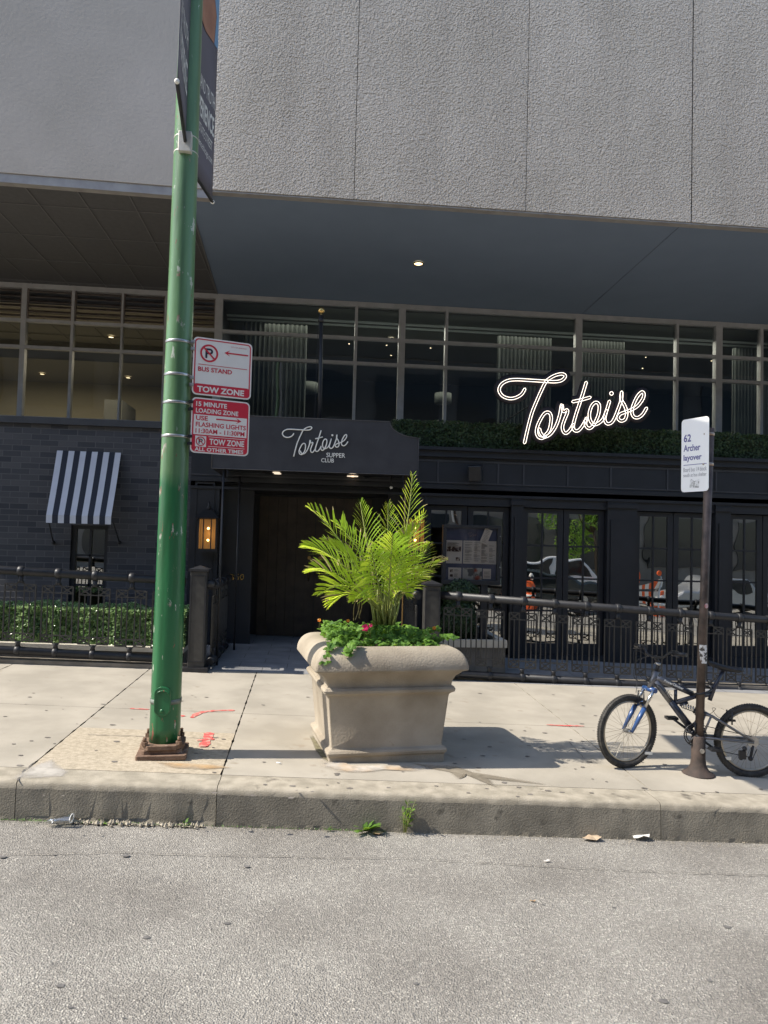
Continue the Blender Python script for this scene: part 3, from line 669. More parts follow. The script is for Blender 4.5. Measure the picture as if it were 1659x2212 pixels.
# ---- black panelled restaurant front
zC1, zC0 = P(1015, 977, YF).z, P(1015, 990, YF).z     # cornice
zF0 = P(1250, 1062, YF).z; zL = P(1250, 1100, YF).z     # frieze bottom, door head
zG = -.3
xr0 = P(470, 1200, YF).x; xr1 = P(884, 1200, YF).x       # entrance recess
bf = MB()
bf.box(xE+.002, XR, YF-.02, YF+.35, zF0, zC0-.001)           # frieze
bf.box(xE+.002, XR, YF-.10, YW-.1, zC0, zC1); bf.box(xE+.002, XR, YF-.16, YF+.1, zC1+.001, zC1+.05)
bf.box(xE+.002, XR, YF-.06, YF+.1, zF0-.03, zF0+.03); bf.box(xE+.002, XR, YF-.045, YF+.1, zF0-.14, zF0-.10)
bf.build('cornice', M['black'], bld)
bp_ = MB(); 
for k, x in enumerate((945, 1075, 1130, 1225, 1318, 1440, 1545, 1660, 1780)):
    xx = P(x, 1035, YF).x; bp_.box(xx-.012, xx+.012, YF-.035, YF-.019, zF0+.08, zC0-.06)
bp_.box(xE, XR, YF-.032, YF-.0195, zC0-.07, zC0-.04); bp_.box(xE, XR, YF-.0325, YF-.0195, zF0+.06, zF0+.08)
bp_.build('frieze_moulding', M['stone_dark'], bld)
bl = MB(); bl.box(xE+.003, xr0, YF-.01, YF+.3, zG, zF0-.14); 
for (a, b) in ((xE+.07, xr0-.07),): 
    for (c, d) in ((.4, 1.1), (1.25, 2.75)): bl.box(a, b, YF-.022, YF-.009, c, c+.03); bl.box(a, b, YF-.022, YF-.009, d, d+.03); bl.box(a, a+.03, YF-.022, YF-.009, c+.03, d); bl.box(b-.03, b, YF-.022, YF-.009, c+.03, d)
bl.build('panelled_wall', M['black'], bld); bl = MB(); bl.box(xr1, P(915, 1200, YF).x, YF-.01, YF+.3, zG, zF0-.14)
bl.build('panelled_wall', M['black'], bld)
# recess
YD = 12.5
rm = MB(); rm.box(xr0-.1, xr0, YF+.3, YD, zG, zF0); rm.box(xr1, xr1+.1, YF+.3, YD, zG, zF0); rm.box(xr0-.1, xr1+.1, YD, YD+.1, zG, zF0); rm.box(xr0-.1, xr1+.1, YF+.36, YD, zF0-.12, zF0)
for k in range(5): xx = xr0+.05+k*.14; rm.box(xx, xx+.015, YD-.012, YD+.001, zG, zF0-.15)
rm.build('entrance_recess', M['black'], bld)
dx0, dx1 = P(558, 1200, YD).x, P(800, 1200, YD).x; dzt = P(650, 1075, YD).z; dm_ = (dx0+dx1)/2; gz = G((dx0+dx1)/2, YD)
for (a, b, hx) in ((dx0, dm_-.004, dm_-.09), (dm_+.004, dx1, dm_+.09)):
    d = MB(); n = 6
    for k in range(n): d.box(lerp(a, b, k/n)+.002, lerp(a, b, (k+1)/n)-.002, YD-.06-.003*(k % 2), YD-.02, gz+.02, dzt)
    o = d.build('door', M['wood'], bld); h = MB(); h.tube([(hx, YD-.07, gz+.95), (hx, YD-.12, gz+.98), (hx, YD-.12, gz+1.22), (hx, YD-.07, gz+1.25)], .012, 8); h.lathe(V(hx, YD-.06, gz+1.32), [(.03, 0), (.03, .012)], 14, ax=(0, -1, 0)); h.build('handle', M['bronze'], o)
# door number
nm = MB(); o0 = P(497, 1256, YF-.0); 
for ch, (a, b) in (('3', (497, 506)), ('5', (508, 517)), ('0', (518, 527))):
    qa, qb = P(a, 1253, YF+.25), P(b, 1240, YF+.25); add_text(nm, ch, V(0, YF+.24, 0), V(1, 0, 0), V(0, 0, 1), qa.x, qb.x, qa.z, qb.z, bold=.0)
nb = MB(); nb.box(xr0+.002, P(545, 1200, YF+.25).x, YF+.25, YF+.3, zG, zF0-.13); nb.build('door_surround', M['black'], bld); nb = MB(); nb.box(P(835, 1200, YF+.25).x, xr1-.002, YF+.25, YF+.3, zG, zF0-.13); nb.build('door_surround', M['black'], bld)
nm.build('door_number', M['brass'], bld)

# french door bays
def fx(x, y=1250): return P(x, y, YF).x
bayx = [(917, 1101), (1128, 1309), (1373, 1543), (1576, 1730), (1765, 1920)]
zDT = P(1220, 1100, YF).z; zDB = P(1220, 1416, YF).z
prev = P(915, 1200, YF).x
pil = MB()
for (a, b) in bayx:
    xa, xb = fx(a), fx(b)
    pil_ = MB(); pil_.box(prev, xa, YF-.03, YF+.3, zG, zF0-.14)
    if xa-prev > .18: pil_.box(prev+.05, xa-.05, YF-.05, YF-.029, zG+.1, zDT-.15); pil_.box(prev-.02, xa+.02, YF-.07, YF-.0305, zDT+.04, zDT+.10)
    pil_.build('pilaster', M['black'], bld)
    hd = MB(); hd.box(xa, xb, YF-.0, YF+.3, zDT+.012, zF0-.1405); hd.build('door_head', M['black'], bld); hd = MB(); hd.box(xa, xb, YF+.0, YF+.3, zG, zDB-.001); hd.build('door_sill', M['black'], bld)
    xm = (xa+xb)/2
    for (p0, p1) in ((xa+.01, xm-.006), (xm+.006, xb-.01)):
        d = MB(); st = .085; y0, y1 = YF+.08, YF+.13
        d.box(p0, p0+st, y0, y1, zDB, zDT); d.box(p1-st, p1, y0, y1, zDB, zDT); d.box(p0+st, p1-st, y0, y1, zDT-.07, zDT); d.box(p0+st, p1-st, y0, y1, zDB, zDB+.17)
        mx_ = (p0+p1)/2; d.box(mx_-.013, mx_+.013, y0+.01, y1-.01, zDB+.17, zDT-.07)
        for k in (1, 2, 3): zc = lerp(zDT-.07, zDB+.17, k/4); d.box(p0+st, mx_-.013, y0+.011, y1-.011, zc-.013, zc+.013); d.box(mx_+.013, p1-st, y0+.011, y1-.011, zc-.013, zc+.013)
        o = d.build('french_door', M['black'], bld)
        gm = MB(); gm.quad((p0+st, YF+.105, zDB+.16), (p1-st, YF+.105, zDB+.16), (p1-st, YF+.105, zDT-.06), (p0+st, YF+.105, zDT-.06)); gm.build('pane', M['doorglass'], o)
    prev = xb
pe = MB(); pe.box(prev, XR, YF-.03, YF+.3, zG, zF0-.14); pe.build('pilaster', M['black'], bld)
ib = MB(); ib.quad((P(915,1200,YF).x, YF+3, zG), (XR, YF+3, zG), (XR, YF+3, zF0), (P(915,1200,YF).x, YF+3, zF0)); ib.quad((P(915,1200,YF).x, YF+.31, zF0-.05), (XR, YF+.31, zF0-.05), (XR, YF+3, zF0-.05), (P(915,1200,YF).x, YF+3, zF0-.05)); ib.build('dark_room', M['dark_int'], bld)
# building mass above and behind
ms = MB(); ms.box(XL, XR, YW+6.2, YW+6.5, -1, zt); ms.box(XL, XR, YO+.6, YW+6.2, zt-.4, zt); ms.box(XR, XR+.3, YO+.3, YW+6.5, -1, zt); ms.box(XL-.3, XL, YF, YW+6.5, -1, zt); ms.build('rear_wall', M['smooth'], bld)

# ---- hedge on the cornice and low hedge
def hedge(name, x0, x1, y0, y1, z0f, z1f, m, label, n, ls=.03, cat='hedge', seed=1, front=.6):
    rr = random.Random(seed); th = thing(name, ((x0+x1)/2, (y0+y1)/2, z0f((x0+x1)/2)), label, cat)
    core = MB(); k = 10
    for i in range(k):
        a, b = lerp(x0, x1, i/k), lerp(x0, x1, (i+1)/k); core.box8([(a, y0+.05, z0f(a)), (b, y0+.05, z0f(b)), (b, y1-.05, z0f(b)), (a, y1-.05, z0f(a)), (a, y0+.05, z1f(a)-.05), (b, y0+.05, z1f(b)-.05), (b, y1-.05, z1f(b)-.05), (a, y1-.05, z1f(a)-.05)])
    core.build('branches', M['twig'], th)
    lf = MB()
    for i in range(n):
        x = rr.uniform(x0, x1); lump = .02*math.sin(x*7)+.015*math.sin(x*17+seed)
        if rr.random() < front: y = y0+abs(rr.gauss(0, .03))-lump; z = rr.uniform(z0f(x), z1f(x)); nrm = V(rr.gauss(0, .5), -1, rr.gauss(.3, .5))
        else: y = rr.uniform(y0, y1); z = z1f(x)-abs(rr.gauss(0, .025))+lump; nrm = V(rr.gauss(0, .5), rr.gauss(-.2, .5), 1)
        nrm.normalize(); u = nrm.orthogonal().normalized(); u = Matrix.Rotation(rr.uniform(0, 6.28), 3, nrm) @ u; v = nrm.cross(u); s_ = ls*rr.uniform(.6, 1.2); c = V(x, y, z)
        b = len(lf.v); lf.v += [c-u*s_, c-v*s_*.5+nrm*s_*.15, c+u*s_, c+v*s_*.5+nrm*s_*.15]; lf.face((b, b+1, b+2)); lf.face((b, b+2, b+3))
    lf.build('foliage', m, th); return th
hx0 = P(846, 930, YF+.3).x
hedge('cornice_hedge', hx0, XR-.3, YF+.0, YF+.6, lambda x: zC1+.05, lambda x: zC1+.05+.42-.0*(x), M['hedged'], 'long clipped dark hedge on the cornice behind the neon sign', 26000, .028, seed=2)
YR0, YR1 = 9.12, 9.5
XRL, XRR = P(0, 1240, YR0).x, P(1659, 1335, YR1).x
def yr(x): return lerp(YR0, YR1, (x-XRL)/(XRR-XRL))
def hz(x, dy=0): return None
hA0 = P(20, 1385, 9.45); hA1 = P(320, 1395, 9.45); 
def zl(x): return lerp(hA0.z, hA1.z, (x-hA0.x)/(hA1.x-hA0.x))
hB0 = P(20, 1308, 9.45).z-hA0.z
xh1 = P(400, 1390, 9.45).x
hedge('low_hedge', -7.5, xh1, 9.42, 10.2, lambda x: zl(x), lambda x: zl(x)+hB0, M['hedge'], 'low glossy green hedge behind the left railing, sunlit below', 30000, .026, seed=4)
lw = MB()
for i in range(12):
    a, b = lerp(-7.5, xh1, i/12), lerp(-7.5, xh1, (i+1)/12)
    lw.box8([(a, 9.33, zl(a)-.06), (b, 9.33, zl(b)-.06), (b, 10.2, zl(b)-.06), (a, 10.2, zl(a)-.06), (a, 9.33, zl(a)-.001), (b, 9.33, zl(b)-.001), (b, 10.2, zl(b)-.001), (a, 10.2, zl(a)-.001)])
lwall = thing('planting_bed_wall', (-4, 9.35, .3), 'low wall with pale stone coping holding the hedge behind the left railing', 'low wall')
lw.build('coping', M['ledge'], lwall)
lb = MB()
for i in range(12):
    a, b = lerp(-7.5, xh1, i/12), lerp(-7.5, xh1, (i+1)/12)
    lb.box8([(a, 9.37, zG), (b, 9.37, zG), (b, 10.15, zG), (a, 10.15, zG), (a, 9.37, zl(a)-.062), (b, 9.37, zl(b)-.062), (b, 10.15, zl(b)-.062), (a, 10.15, zl(a)-.062)])
lb.build('wall_base', M['basewall'], lwall)

# ================================================================== RAILINGS
def railing(label, pxs, tl, tr, bl_, br_, grp, xa, xb, y0f, collars):
    """tl..br: 3D ends of the pipes; collars: list of x positions"""
    th = thing('railing', ((tl.x+tr.x)/2, tl.y, G(tl.x, tl.y)), label, 'railing', grp)
    def top(x): t = (x-tl.x)/(tr.x-tl.x); return lerp(tl, tr, t)
    def bot(x): t = (x-bl_.x)/(br_.x-bl_.x); return lerp(bl_, br_, t)
    m = MB(); m.tube([top(xa), top(xb)], .05, 14); m.build('top_rail', M['iron'], th)
    m = MB(); m.tube([bot(xa), bot(xb)], .046, 14); m.build('bottom_rail', M['iron'], th)
    for cx in collars:
        c = MB(); d = (tr-tl).normalized(); p = top(cx)
        c.lathe(p-d*.035, [(.052, 0), (.062, .006), (.064, .035), (.062, .064), (.052, .07)], 14, ax=d)
        c.tube([p-V(0, 0, .045), p-V(0, 0, .10), p-V(0, 0, .135)], [.035, .025, .045], 8)
        c.build('collar', M['iron'], th); c = MB(); q = bot(cx); c.lathe(q-d*.03, [(.048, 0), (.057, .006), (.058, .03), (.057, .054), (.048, .06)], 14, ax=d)
        c.tube([q+V(0, 0, .04), q+V(0, 0, .08), q+V(0, 0, .11)], [.034, .024, .042], 8)
        c.build('collar', M['iron'], th)
        pn = MB(); hw = .415*abs(collars[1]-collars[0]); pa = top(cx)-V(0, 0, .15); pb = bot(cx)+V(0, 0, .12); sl_ = (tr.z-tl.z)/(tr.x-tl.x)
        def pt(u, v):
            x = cx+(u-.5)*2*hw; z0 = pb.z+sl_*(x-cx)*.6; z1_ = pa.z+sl_*(x-cx)*.6
            return V(x, lerp(top(cx).y, bot(cx).y, 1-v), lerp(z0, z1_, v))
        rb = .0068
        def ln(*uv, r=rb):
            for i in range(len(uv)-1): pn.bar(pt(*uv[i]), pt(*uv[i+1]), r)
        for u in (0, 1): ln((u, 0), (u, 1), r=.0078)
        for u in (.37, .63): ln((u, .0), (u, 1))
        for u in (.185, .815): ln((u, .125), (u, .875), r=.006)
        for v in (.125, .875): ln((0, v), (1, v))
        for v in (0, 1):
            ln((0, v), (.37, v)); ln((.63, v), (1, v))
            s_ = .03 if v else -.03; ln((.37, v), (.43, v+s_), (.5, v+s_*1.3), (.57, v+s_), (.63, v))
            va, vb = (.875, 1) if v else (0, .125)
            for (ua, ub) in ((0, .37), (.63, 1)):
                ln((ua, va), (ub, vb)); ln((ua, vb), (ub, va)); 
                cu, cv = (ua+ub)/2, (va+vb)/2; ln((cu-.05, cv), (cu, cv+.02), (cu+.05, cv), (cu, cv-.02), (cu-.05, cv), r=.005)
        pn.build('railing_panel', M['iron2'], th)
    return th, top, bot
GRP = 'cast iron pipe railings along the restaurant front'
tl = P(0, 1231, 9.12); tr = P(405, 1256, 9.2); b0 = P(0, 1403, 9.12); b1 = P(324, 1421, 9.19)
k = (tr-tl)/(tr.x-tl.x); kb_ = (b1-b0)/(b1.x-b0.x)
xcl = [P(x, 1240, 9.15).x for x in (47, 127, 206, 285)]; dxc = (xcl[3]-xcl[0])/3
cl = [xcl[0]-dxc*i for i in range(7, 0, -1)]+xcl+[xcl[3]+dxc]
railing('black pipe railing with pierced panels in front of the low hedge', None, tl, tr, b0, b1, GRP, -7.4, P(400, 1250, 9.15).x, None, [c for c in cl if c < P(392, 1250, 9.15).x])
tl = P(945, 1285, 9.27); tr = P(1630, 1337, 9.5); b0 = P(985, 1455, 9.28); b1 = P(1630, 1493, 9.5)
xcr = [P(x, 1310, 9.35).x for x in (987, 1058, 1129, 1198, 1268, 1338, 1408, 1477, 1545, 1610)]; dxr = (xcr[-1]-xcr[0])/9
railing('black pipe railing with pierced panels in front of the french doors', None, tl, tr, b0, b1, GRP, P(940, 1285, 9.27).x, 9.5, None, xcr+[xcr[-1]+dxr*i for i in range(1, 10)])
# short returns towards the wall on both sides of the entrance
def ret(x, ya, yb, ztop, zbot, label):
    th = thing('railing', (x, ya, zbot-.1), label, 'railing', GRP)
    m = MB(); m.tube([(x, ya, ztop), (x, yb, ztop+.01)], .05, 12); m.build('top_rail', M['iron'], th)
    m = MB(); m.tube([(x, ya, zbot), (x, yb, zbot+.01)], .046, 12); m.build('bottom_rail', M['iron'], th)
    for k in range(4):
        y = ya+.25+k*.42
        if y > yb-.1: break
        c = MB(); 
        for zz in (ztop, zbot): c = MB(); c.lathe((x, y-.035, zz), [(.052, 0), (.064, .01), (.064, .06), (.052, .07)], 12, ax=(0, 1, 0)); c.build('collar', M['iron'], th)
        pn = MB(); hw = .165; za, zb2 = zbot+.12, ztop-.14
        def pt(u, v): return V(x, y+(u-.5)*2*hw, lerp(za, zb2, v))
        for u in (0, .37, .63, 1): pn.bar(pt(u, 0), pt(u, 1), .008)
        for u in (.185, .815): pn.bar(pt(u, .125), pt(u, .875), .006)
        for v in (0, .125, .875, 1): pn.bar(pt(0, v), pt(1, v), .008)
        for (va, vb) in ((0, .125), (.875, 1)):
            for (ua, ub) in ((0, .37), (.63, 1)): pn.bar(pt(ua, va), pt(ub, vb), .007); pn.bar(pt(ua, vb), pt(ub, va), .007)
        pn.bar(pt(.5, 1), V(x, y, ztop-.04), .02); pn.bar(pt(.5, 0), V(x, y, zbot+.04), .02)
        pn.build('railing_panel', M['iron2'], th)
pL = P(424, 1460, 9.2); pR = P(929, 1430, 9.27)
def rpost(c, ztop, label, hw=.098):
    zb = G(c.x, c.y); th = thing('railing_post', (c.x, c.y, zb), label, 'railing post', 'square black railing posts at the entrance')
    m = MB(); m.box(c.x-hw, c.x+hw, c.y-hw, c.y+hw, zb+.05, ztop-.07); bevel(m.build('shaft', M['iron2'], th), .006)
    m = MB()
    for s_ in (-1, 1):
        m.box(c.x+s_*(hw-.012)-.010, c.x+s_*(hw-.012)+.010, c.y-hw-.006, c.y-hw+.002, zb+.12, ztop-.12)
    m.box(c.x-hw+.025, c.x+hw-.025, c.y-hw-.006, c.y-hw+.002, ztop-.13, ztop-.115); m.box(c.x-hw+.025, c.x+hw-.025, c.y-hw-.006, c.y-hw+.002, zb+.11, zb+.125); m.build('moulding', M['iron'], th)
    m = MB(); h = hw+.02; a = V(c.x, c.y, ztop); m.box(c.x-h, c.x+h, c.y-h, c.y+h, ztop-.07, ztop-.045); n = len(m.v)
    m.v += [V(c.x-h, c.y-h, ztop-.044), V(c.x+h, c.y-h, ztop-.044), V(c.x+h, c.y+h, ztop-.044), V(c.x-h, c.y+h, ztop-.044), a]
    for i in range(4): m.face((n+i, n+(i+1) % 4, n+4))
    m.build('cap', M['iron'], th); m = MB(); m.box(c.x-h-.03, c.x+h+.03, c.y-h-.03, c.y+h+.03, zb, zb+.05); m.build('foot_plate', M['iron'], th)
ztl = P(424, 1221, 9.2).z; rpost(pL, ztl, 'square black railing post with pyramid cap left of the entrance, beside the green pole')
ztr = P(929, 1253, 9.27).z; rpost(pR, ztr, 'square black railing post with pyramid cap right of the entrance, below the menu case')
xrl = P(466, 1300, 9.7).x; ret(xrl, 9.3, YF-.02, P(466, 1262, 9.7).z, P(466, 1420, 9.7).z, 'short railing return from the left post to the entrance wall')
ret(P(893, 1300, 9.8).x, 9.4, YF-.02, P(893, 1282, 9.8).z, P(893, 1440, 9.8).z, 'short railing return from the right post to the entrance wall')
cn = MB(); cn.tube([(pL.x+.05, 9.2, P(455, 1262, 9.2).z), (xrl, 9.22, P(460, 1262, 9.2).z), (xrl, 9.32, P(460, 1262, 9.2).z)], .055, 12); 
tag(cn.build('pipe_elbow', M['iron']), 'short black pipe elbow joining the left post to its railing return', 'pipe fitting')
# railing base kerb
rb_ = MB(); 
for (xa, xb) in ((-7.5, pL.x-.1), (pR.x+.1, 10)):
    n = 10
    for i in range(n):
        a, b = lerp(xa, xb, i/n), lerp(xa, xb, (i+1)/n); ya, yb = yr(a)-.02, yr(b)-.02; h = .05
        rb_.box8([(a, ya-.0, G(a, ya)-.1), (b, yb, G(b, yb)-.1), (b, yb+.2, G(b, yb)-.1), (a, ya+.2, G(a, ya)-.1), (a, ya, G(a, ya)+h), (b, yb, G(b, yb)+h), (b, yb+.2, G(b, yb)+h), (a, ya+.2, G(a, ya)+h)])
tag(rb_.build('railing_kerb', M['basewall']), kind='structure')

# ================================================================== CANOPY
YCN = 9.55
cpx = lambda x, y: P(x, y, YCN)
A = cpx(457, 1012); B = cpx(903, 1026)
cw = B.x-A.x; zb_ = (A.z+B.z)/2+.0; zt_ = cpx(700, 905).z; zs_ = cpx(903, 946).z; cin = B.x-cpx(842, 908).x
can = thing('entrance_canopy', ((A.x+B.x)/2, YCN, zb_), 'charcoal canvas entrance canopy with white script lettering over the dark doorway', 'canopy')
def cprof():
    pts = [(0, 0), (cw, 0), (cw, zs_-zb_)]
    for k in range(1, 8):
        t = k/8; a = t*math.pi/2
        pts.append((cw-cin*(math.sin(a)), (zs_-zb_)+(zt_-zs_)*(1-math.cos(a))))
    pts.append((cw-cin, zt_-zb_)); pts.append((cin, zt_-zb_))
    for k in range(7, 0, -1):
        t = k/8; a = t*math.pi/2
        pts.append((cin*(math.sin(a)), (zs_-zb_)+(zt_-zs_)*(1-math.cos(a))))
    pts.append((0, zs_-zb_)); return pts
pr = cprof(); U, VZ, WY = V(1, 0, 0), V(0, 0, 1), V(0, 1, 0); o0 = V(A.x, YCN, zb_)
m = MB(); n = len(pr); m.prism(pr, o0, U, VZ, WY, .02)
# skin running back to the facade
b = len(m.v)
for (a, c) in pr[2:]: m.v.append(o0+U*a+VZ*c+WY*.02)
for (a, c) in pr[2:]: m.v.append(V(o0.x+a, YF-.16, o0.z+c))
L = len(pr)-2
for i in range(L-1): m.face((b+i, b+i+1, b+L+i+1, b+L+i), sm=True)
for xx in (0, cw): m.quad((o0.x+xx, YCN+.02, zb_), (o0.x+xx, YF-.05, zb_), (o0.x+xx, YF-.05, zs_), (o0.x+xx, YCN+.02, zs_))
m.build('canvas_cover', M['canvas'], can)
m = MB(); m.tube([o0+U*a+VZ*c+V(0, -.004, 0) for (a, c) in pr]+[o0+V(0, -.004, 0)], .006, 6); m.build('piping', mat('canvas_hem', (.07, .07, .075), rough=.8), can)
m = MB(); m.box(A.x+.05, B.x-.05, YCN+.05, YF-.06, zb_+.10, zb_+.12); m.box(A.x+.02, B.x-.02, YCN+.021, YCN+.05, zb_+.01, zb_+.04)
for t_ in (.25, .78): m.tube([(A.x+cw*t_-.5*(t_<.5)+.5*(t_>.5), YCN+.1, zb_+.09), (A.x+cw*t_, YF-.1, zb_+.09)], .02, 6)
m.build('frame', M['black'], can)
for (px, py) in ((597, 1020), (603, 1029), (762, 1021), (763, 1033), (749, 1043)):
    p = PZ(px, py, zb_+.095); p.y = min(max(p.y, YCN+.1), YF-.15); d = MB(); d.lathe((p.x, p.y, zb_+.085), [(.055, 0), (.055, .01)], 14); d.build('downlight', M['cdown'], can)
for px in (475, 511, 871): 
    yy = YCN+.04 if px != 511 else YF-.35
    tp = P(px, 1245, yy); d = MB(); d.tube([(tp.x, yy, zb_+.02), (tp.x, yy, G(tp.x, yy))], .015 if px != 871 else .012, 8); d.build('post', M['iron'] if px != 871 else M['bronze'], can)

# script lettering traced as pen strokes
S_T = [[(368,292),(342,335),(292,366),(232,374),(172,350),(144,300),(166,250),(222,218),(300,210),(420,216),(530,223),(620,228),(680,220),(714,195),(718,172),(690,160),(640,170),(590,195),(550,232),(510,310),(470,400),(430,500),(398,620),(366,760)],
       [(497,640),(505,672),(530,702),(560,704),(600,674),(640,612),(672,520),(690,428),(702,486),(736,474),(738,500),(714,560),(696,620),(706,664),(730,676),(762,648),(790,600)],
       [(540,700),(580,650),(598,560),(590,508),(560,494),(525,522),(484,600),(470,660),(482,704),(512,720),(545,708)],
       [(903,234),(862,368),(812,520),(790,610),(800,650),(830,655),(864,622),(900,560)],
       [(786,402),(860,386),(937,364)],
       [(905,545),(896,592),(910,625),(940,632),(975,592),(1010,510),(1016,432),(986,408),(950,440),(930,510),(940,570),(970,600),(1010,590),(1050,552),(1080,480),(1105,398),(1080,480),(1064,550),(1080,590),(1110,592),(1142,560),(1180,470),(1208,385),(1212,318),(1208,380),(1240,440),(1256,500),(1242,555),(1206,570),(1180,545),(1200,510),(1250,490),(1300,470),(1350,440),(1395,380),(1406,335),(1386,318),(1346,360),(1310,440),(1302,500),(1320,535),(1356,540),(1396,510),(1428,458)]]
m = MB()
CXs = .5126*.2149; 
def cmap(q, Y=YCN-.012):
    zx = 153+(q[0]-133)*.5126; zy = 198+(q[1]-148)*.5
    return P(576+zx*.2149, 878+zy*.2149, Y)
for s_ in S_T:
    pts = catmull([cmap(q) for q in s_], 4); m.tube(pts, .0075, 6)
dd = cmap((1123, 330)); m.ball(dd, .014, 10, sc3=(1, .3, 1))
qa, qb = P(576+600*.2149, 878+510*.2149, YCN-.01), P(576+790*.2149, 878+471*.2149, YCN-.01)
add_text(m, 'SUPPER', V(0, YCN-.01, 0), U, VZ, qa.x, qb.x, qa.z, qb.z, bold=.008)
qa, qb = P(576+548*.2149, 878+560*.2149, YCN-.01), P(576+677*.2149, 878+524*.2149, YCN-.01)
add_text(m, 'CLUB', V(0, YCN-.01, 0), U, VZ, qa.x, qb.x, qa.z, qb.z, bold=.008)
m.build('lettering', M['white'], can)
# flagpole on the canopy
fp = P(692, 900, 9.9); ft = P(694, 671, 9.9)
fl = thing('flagpole', (fp.x, 9.9, zt_), 'black flagpole with gilded ball finial rising behind the canopy', 'flagpole')
m = MB(); m.tube([(fp.x, 9.9, zt_-.3), (ft.x, 9.9, ft.z-.06)], [.03, .026], 10); m.build('shaft', M['iron'], fl)
m = MB(); m.ball((ft.x, 9.9, ft.z), .045, 16); m.tube([(ft.x, 9.9, ft.z-.1), (ft.x, 9.9, ft.z)], .008, 6); m.build('finial', M['brass'], fl)
m = MB(); m.tube([(ft.x, 9.9, ft.z-.16), (ft.x, 9.9, ft.z-.09)], [.045, .03], 8); m.tube([(ft.x-.035, 9.88, ft.z-.18), (ft.x-.045, 9.88, zt_)], .004, 4); m.build('halyard', M['iron'], fl)

# neon sign
YN = 10.75
def nmap(q, Y=YN): return P(1042.4+q[0]*.248, 768+q[1]*.248, Y)
neon = thing('neon_sign', nmap((800, 700)), 'large lit neon script sign in front of the cornice hedge and upper windows', 'neon sign')
m = MB(); bk = MB()
def outline(s_, r=11.0):
    c = catmull([Vector((a, b, 0)) for (a, b) in s_], 5); L_, R_ = [], []
    # drop near duplicates
    c2 = [c[0]]
    for p in c[1:]:
        if (p-c2[-1]).length > 2.5: c2.append(p)
    c = c2
    for i, p in enumerate(c):
        t = (c[min(i+1, len(c)-1)]-c[max(i-1, 0)]).normalized(); nn = Vector((-t.y, t.x, 0)); L_.append(p+nn*r); R_.append(p-nn*r)
    t0 = (c[0]-c[1]).normalized(); t1 = (c[-1]-c[-2]).normalized()
    return L_+[c[-1]+t1*r]+R_[::-1]+[c[0]+t0*r], c
SN = list(S_T[:5])
last = S_T[5]
SN += [last[:16], last[16:24], last[23:]]
for s_ in SN:
    ol, c = outline(s_); m.tube([nmap((p.x, p.y)) for p in ol], .0042, 6, closed=True)
    bk.tube([nmap((p.x, p.y), YN+.03) for p in c], .085, 8, flat=.2, up=(0, 1, 0))
m.tube([nmap((1123+16*math.cos(a*.5236), 330+16*math.sin(a*.5236))) for a in range(12)], .0042, 6, closed=True); bk.ball(nmap((1123, 330), YN+.03), .06, 12, sc3=(1, .2, 1))
m.build('tube', M['neon'], neon); bk.build('backing', M['signback'], neon)
m = MB()
for q in ((500, 380), (880, 420), (1240, 470), (420, 560), (720, 600)): m = MB(); p = nmap(q, YN+.04); m.tube([p, (p.x, YW-.06, p.z)], .01, 6); m.build('bracket', M['iron'], neon)

# striped awning
aw = thing('striped_awning', P(180, 980, YF-.1), 'small black and white striped window awning on the dark brick wall', 'awning')
tL, tR = P(124, 973, YF-.01), P(262, 979, YF-.01); ya = YF-.62
kL, kR = P(100, 1111, ya), P(240, 1118, ya); zA = (tL.z+tR.z)/2; zK = (kL.z+kR.z)/2; zV = P(170, 1131, ya).z
xa0, xa1 = tL.x, tR.x
ka0, ka1 = xa0, xa0+(xa1-xa0)
kL.x = P(100, 1111, ya).x; kR.x = P(240, 1118, ya).x
m = MB()
if 1:
    for k in range(11):
        a0, a1 = lerp(tL.x, tR.x, k/11), lerp(tL.x, tR.x, (k+1)/11); c0, c1 = lerp(kL.x, kR.x, k/11), lerp(kL.x, kR.x, (k+1)/11)
        for j in range(6):
            t0, t1 = j/6, (j+1)/6; sg = lambda t: -.03*math.sin(math.pi*t)
            m.quad((lerp(a0, c0, t0), lerp(YF-.02, ya, t0), lerp(zA, zK, t0)+sg(t0)), (lerp(a1, c1, t0), lerp(YF-.02, ya, t0), lerp(zA, zK, t0)+sg(t0)), (lerp(a1, c1, t1), lerp(YF-.02, ya, t1), lerp(zA, zK, t1)+sg(t1)), (lerp(a0, c0, t1), lerp(YF-.02, ya, t1), lerp(zA, zK, t1)+sg(t1)), k % 2)
        m.quad((c0, ya, zK), (c1, ya, zK), (c1, ya+.005, zV), (c0, ya+.005, zV), k % 2)
    o = m.build('canvas', [M['stripe_w'], M['stripe_b']], aw); so_ = o.modifiers.new('thick', 'SOLIDIFY'); so_.thickness = .004
m = MB()
for (ka, tt) in ((kL, P(115, 1172, YF-.02)), (kR, P(258, 1172, YF-.02))):
    m = MB(); m.tube([(ka.x+.02, ya+.03, zV+.04), (tt.x, YF-.02, tt.z)], .01, 6); m.ball(tt, .03, 8); m.build('arm', M['iron'], aw)
m = MB(); m.tube([(kL.x, ya+.02, zK-.02), (kR.x, ya+.02, zK-.02)], .01, 6); m.build('front_bar', M['iron'], aw)

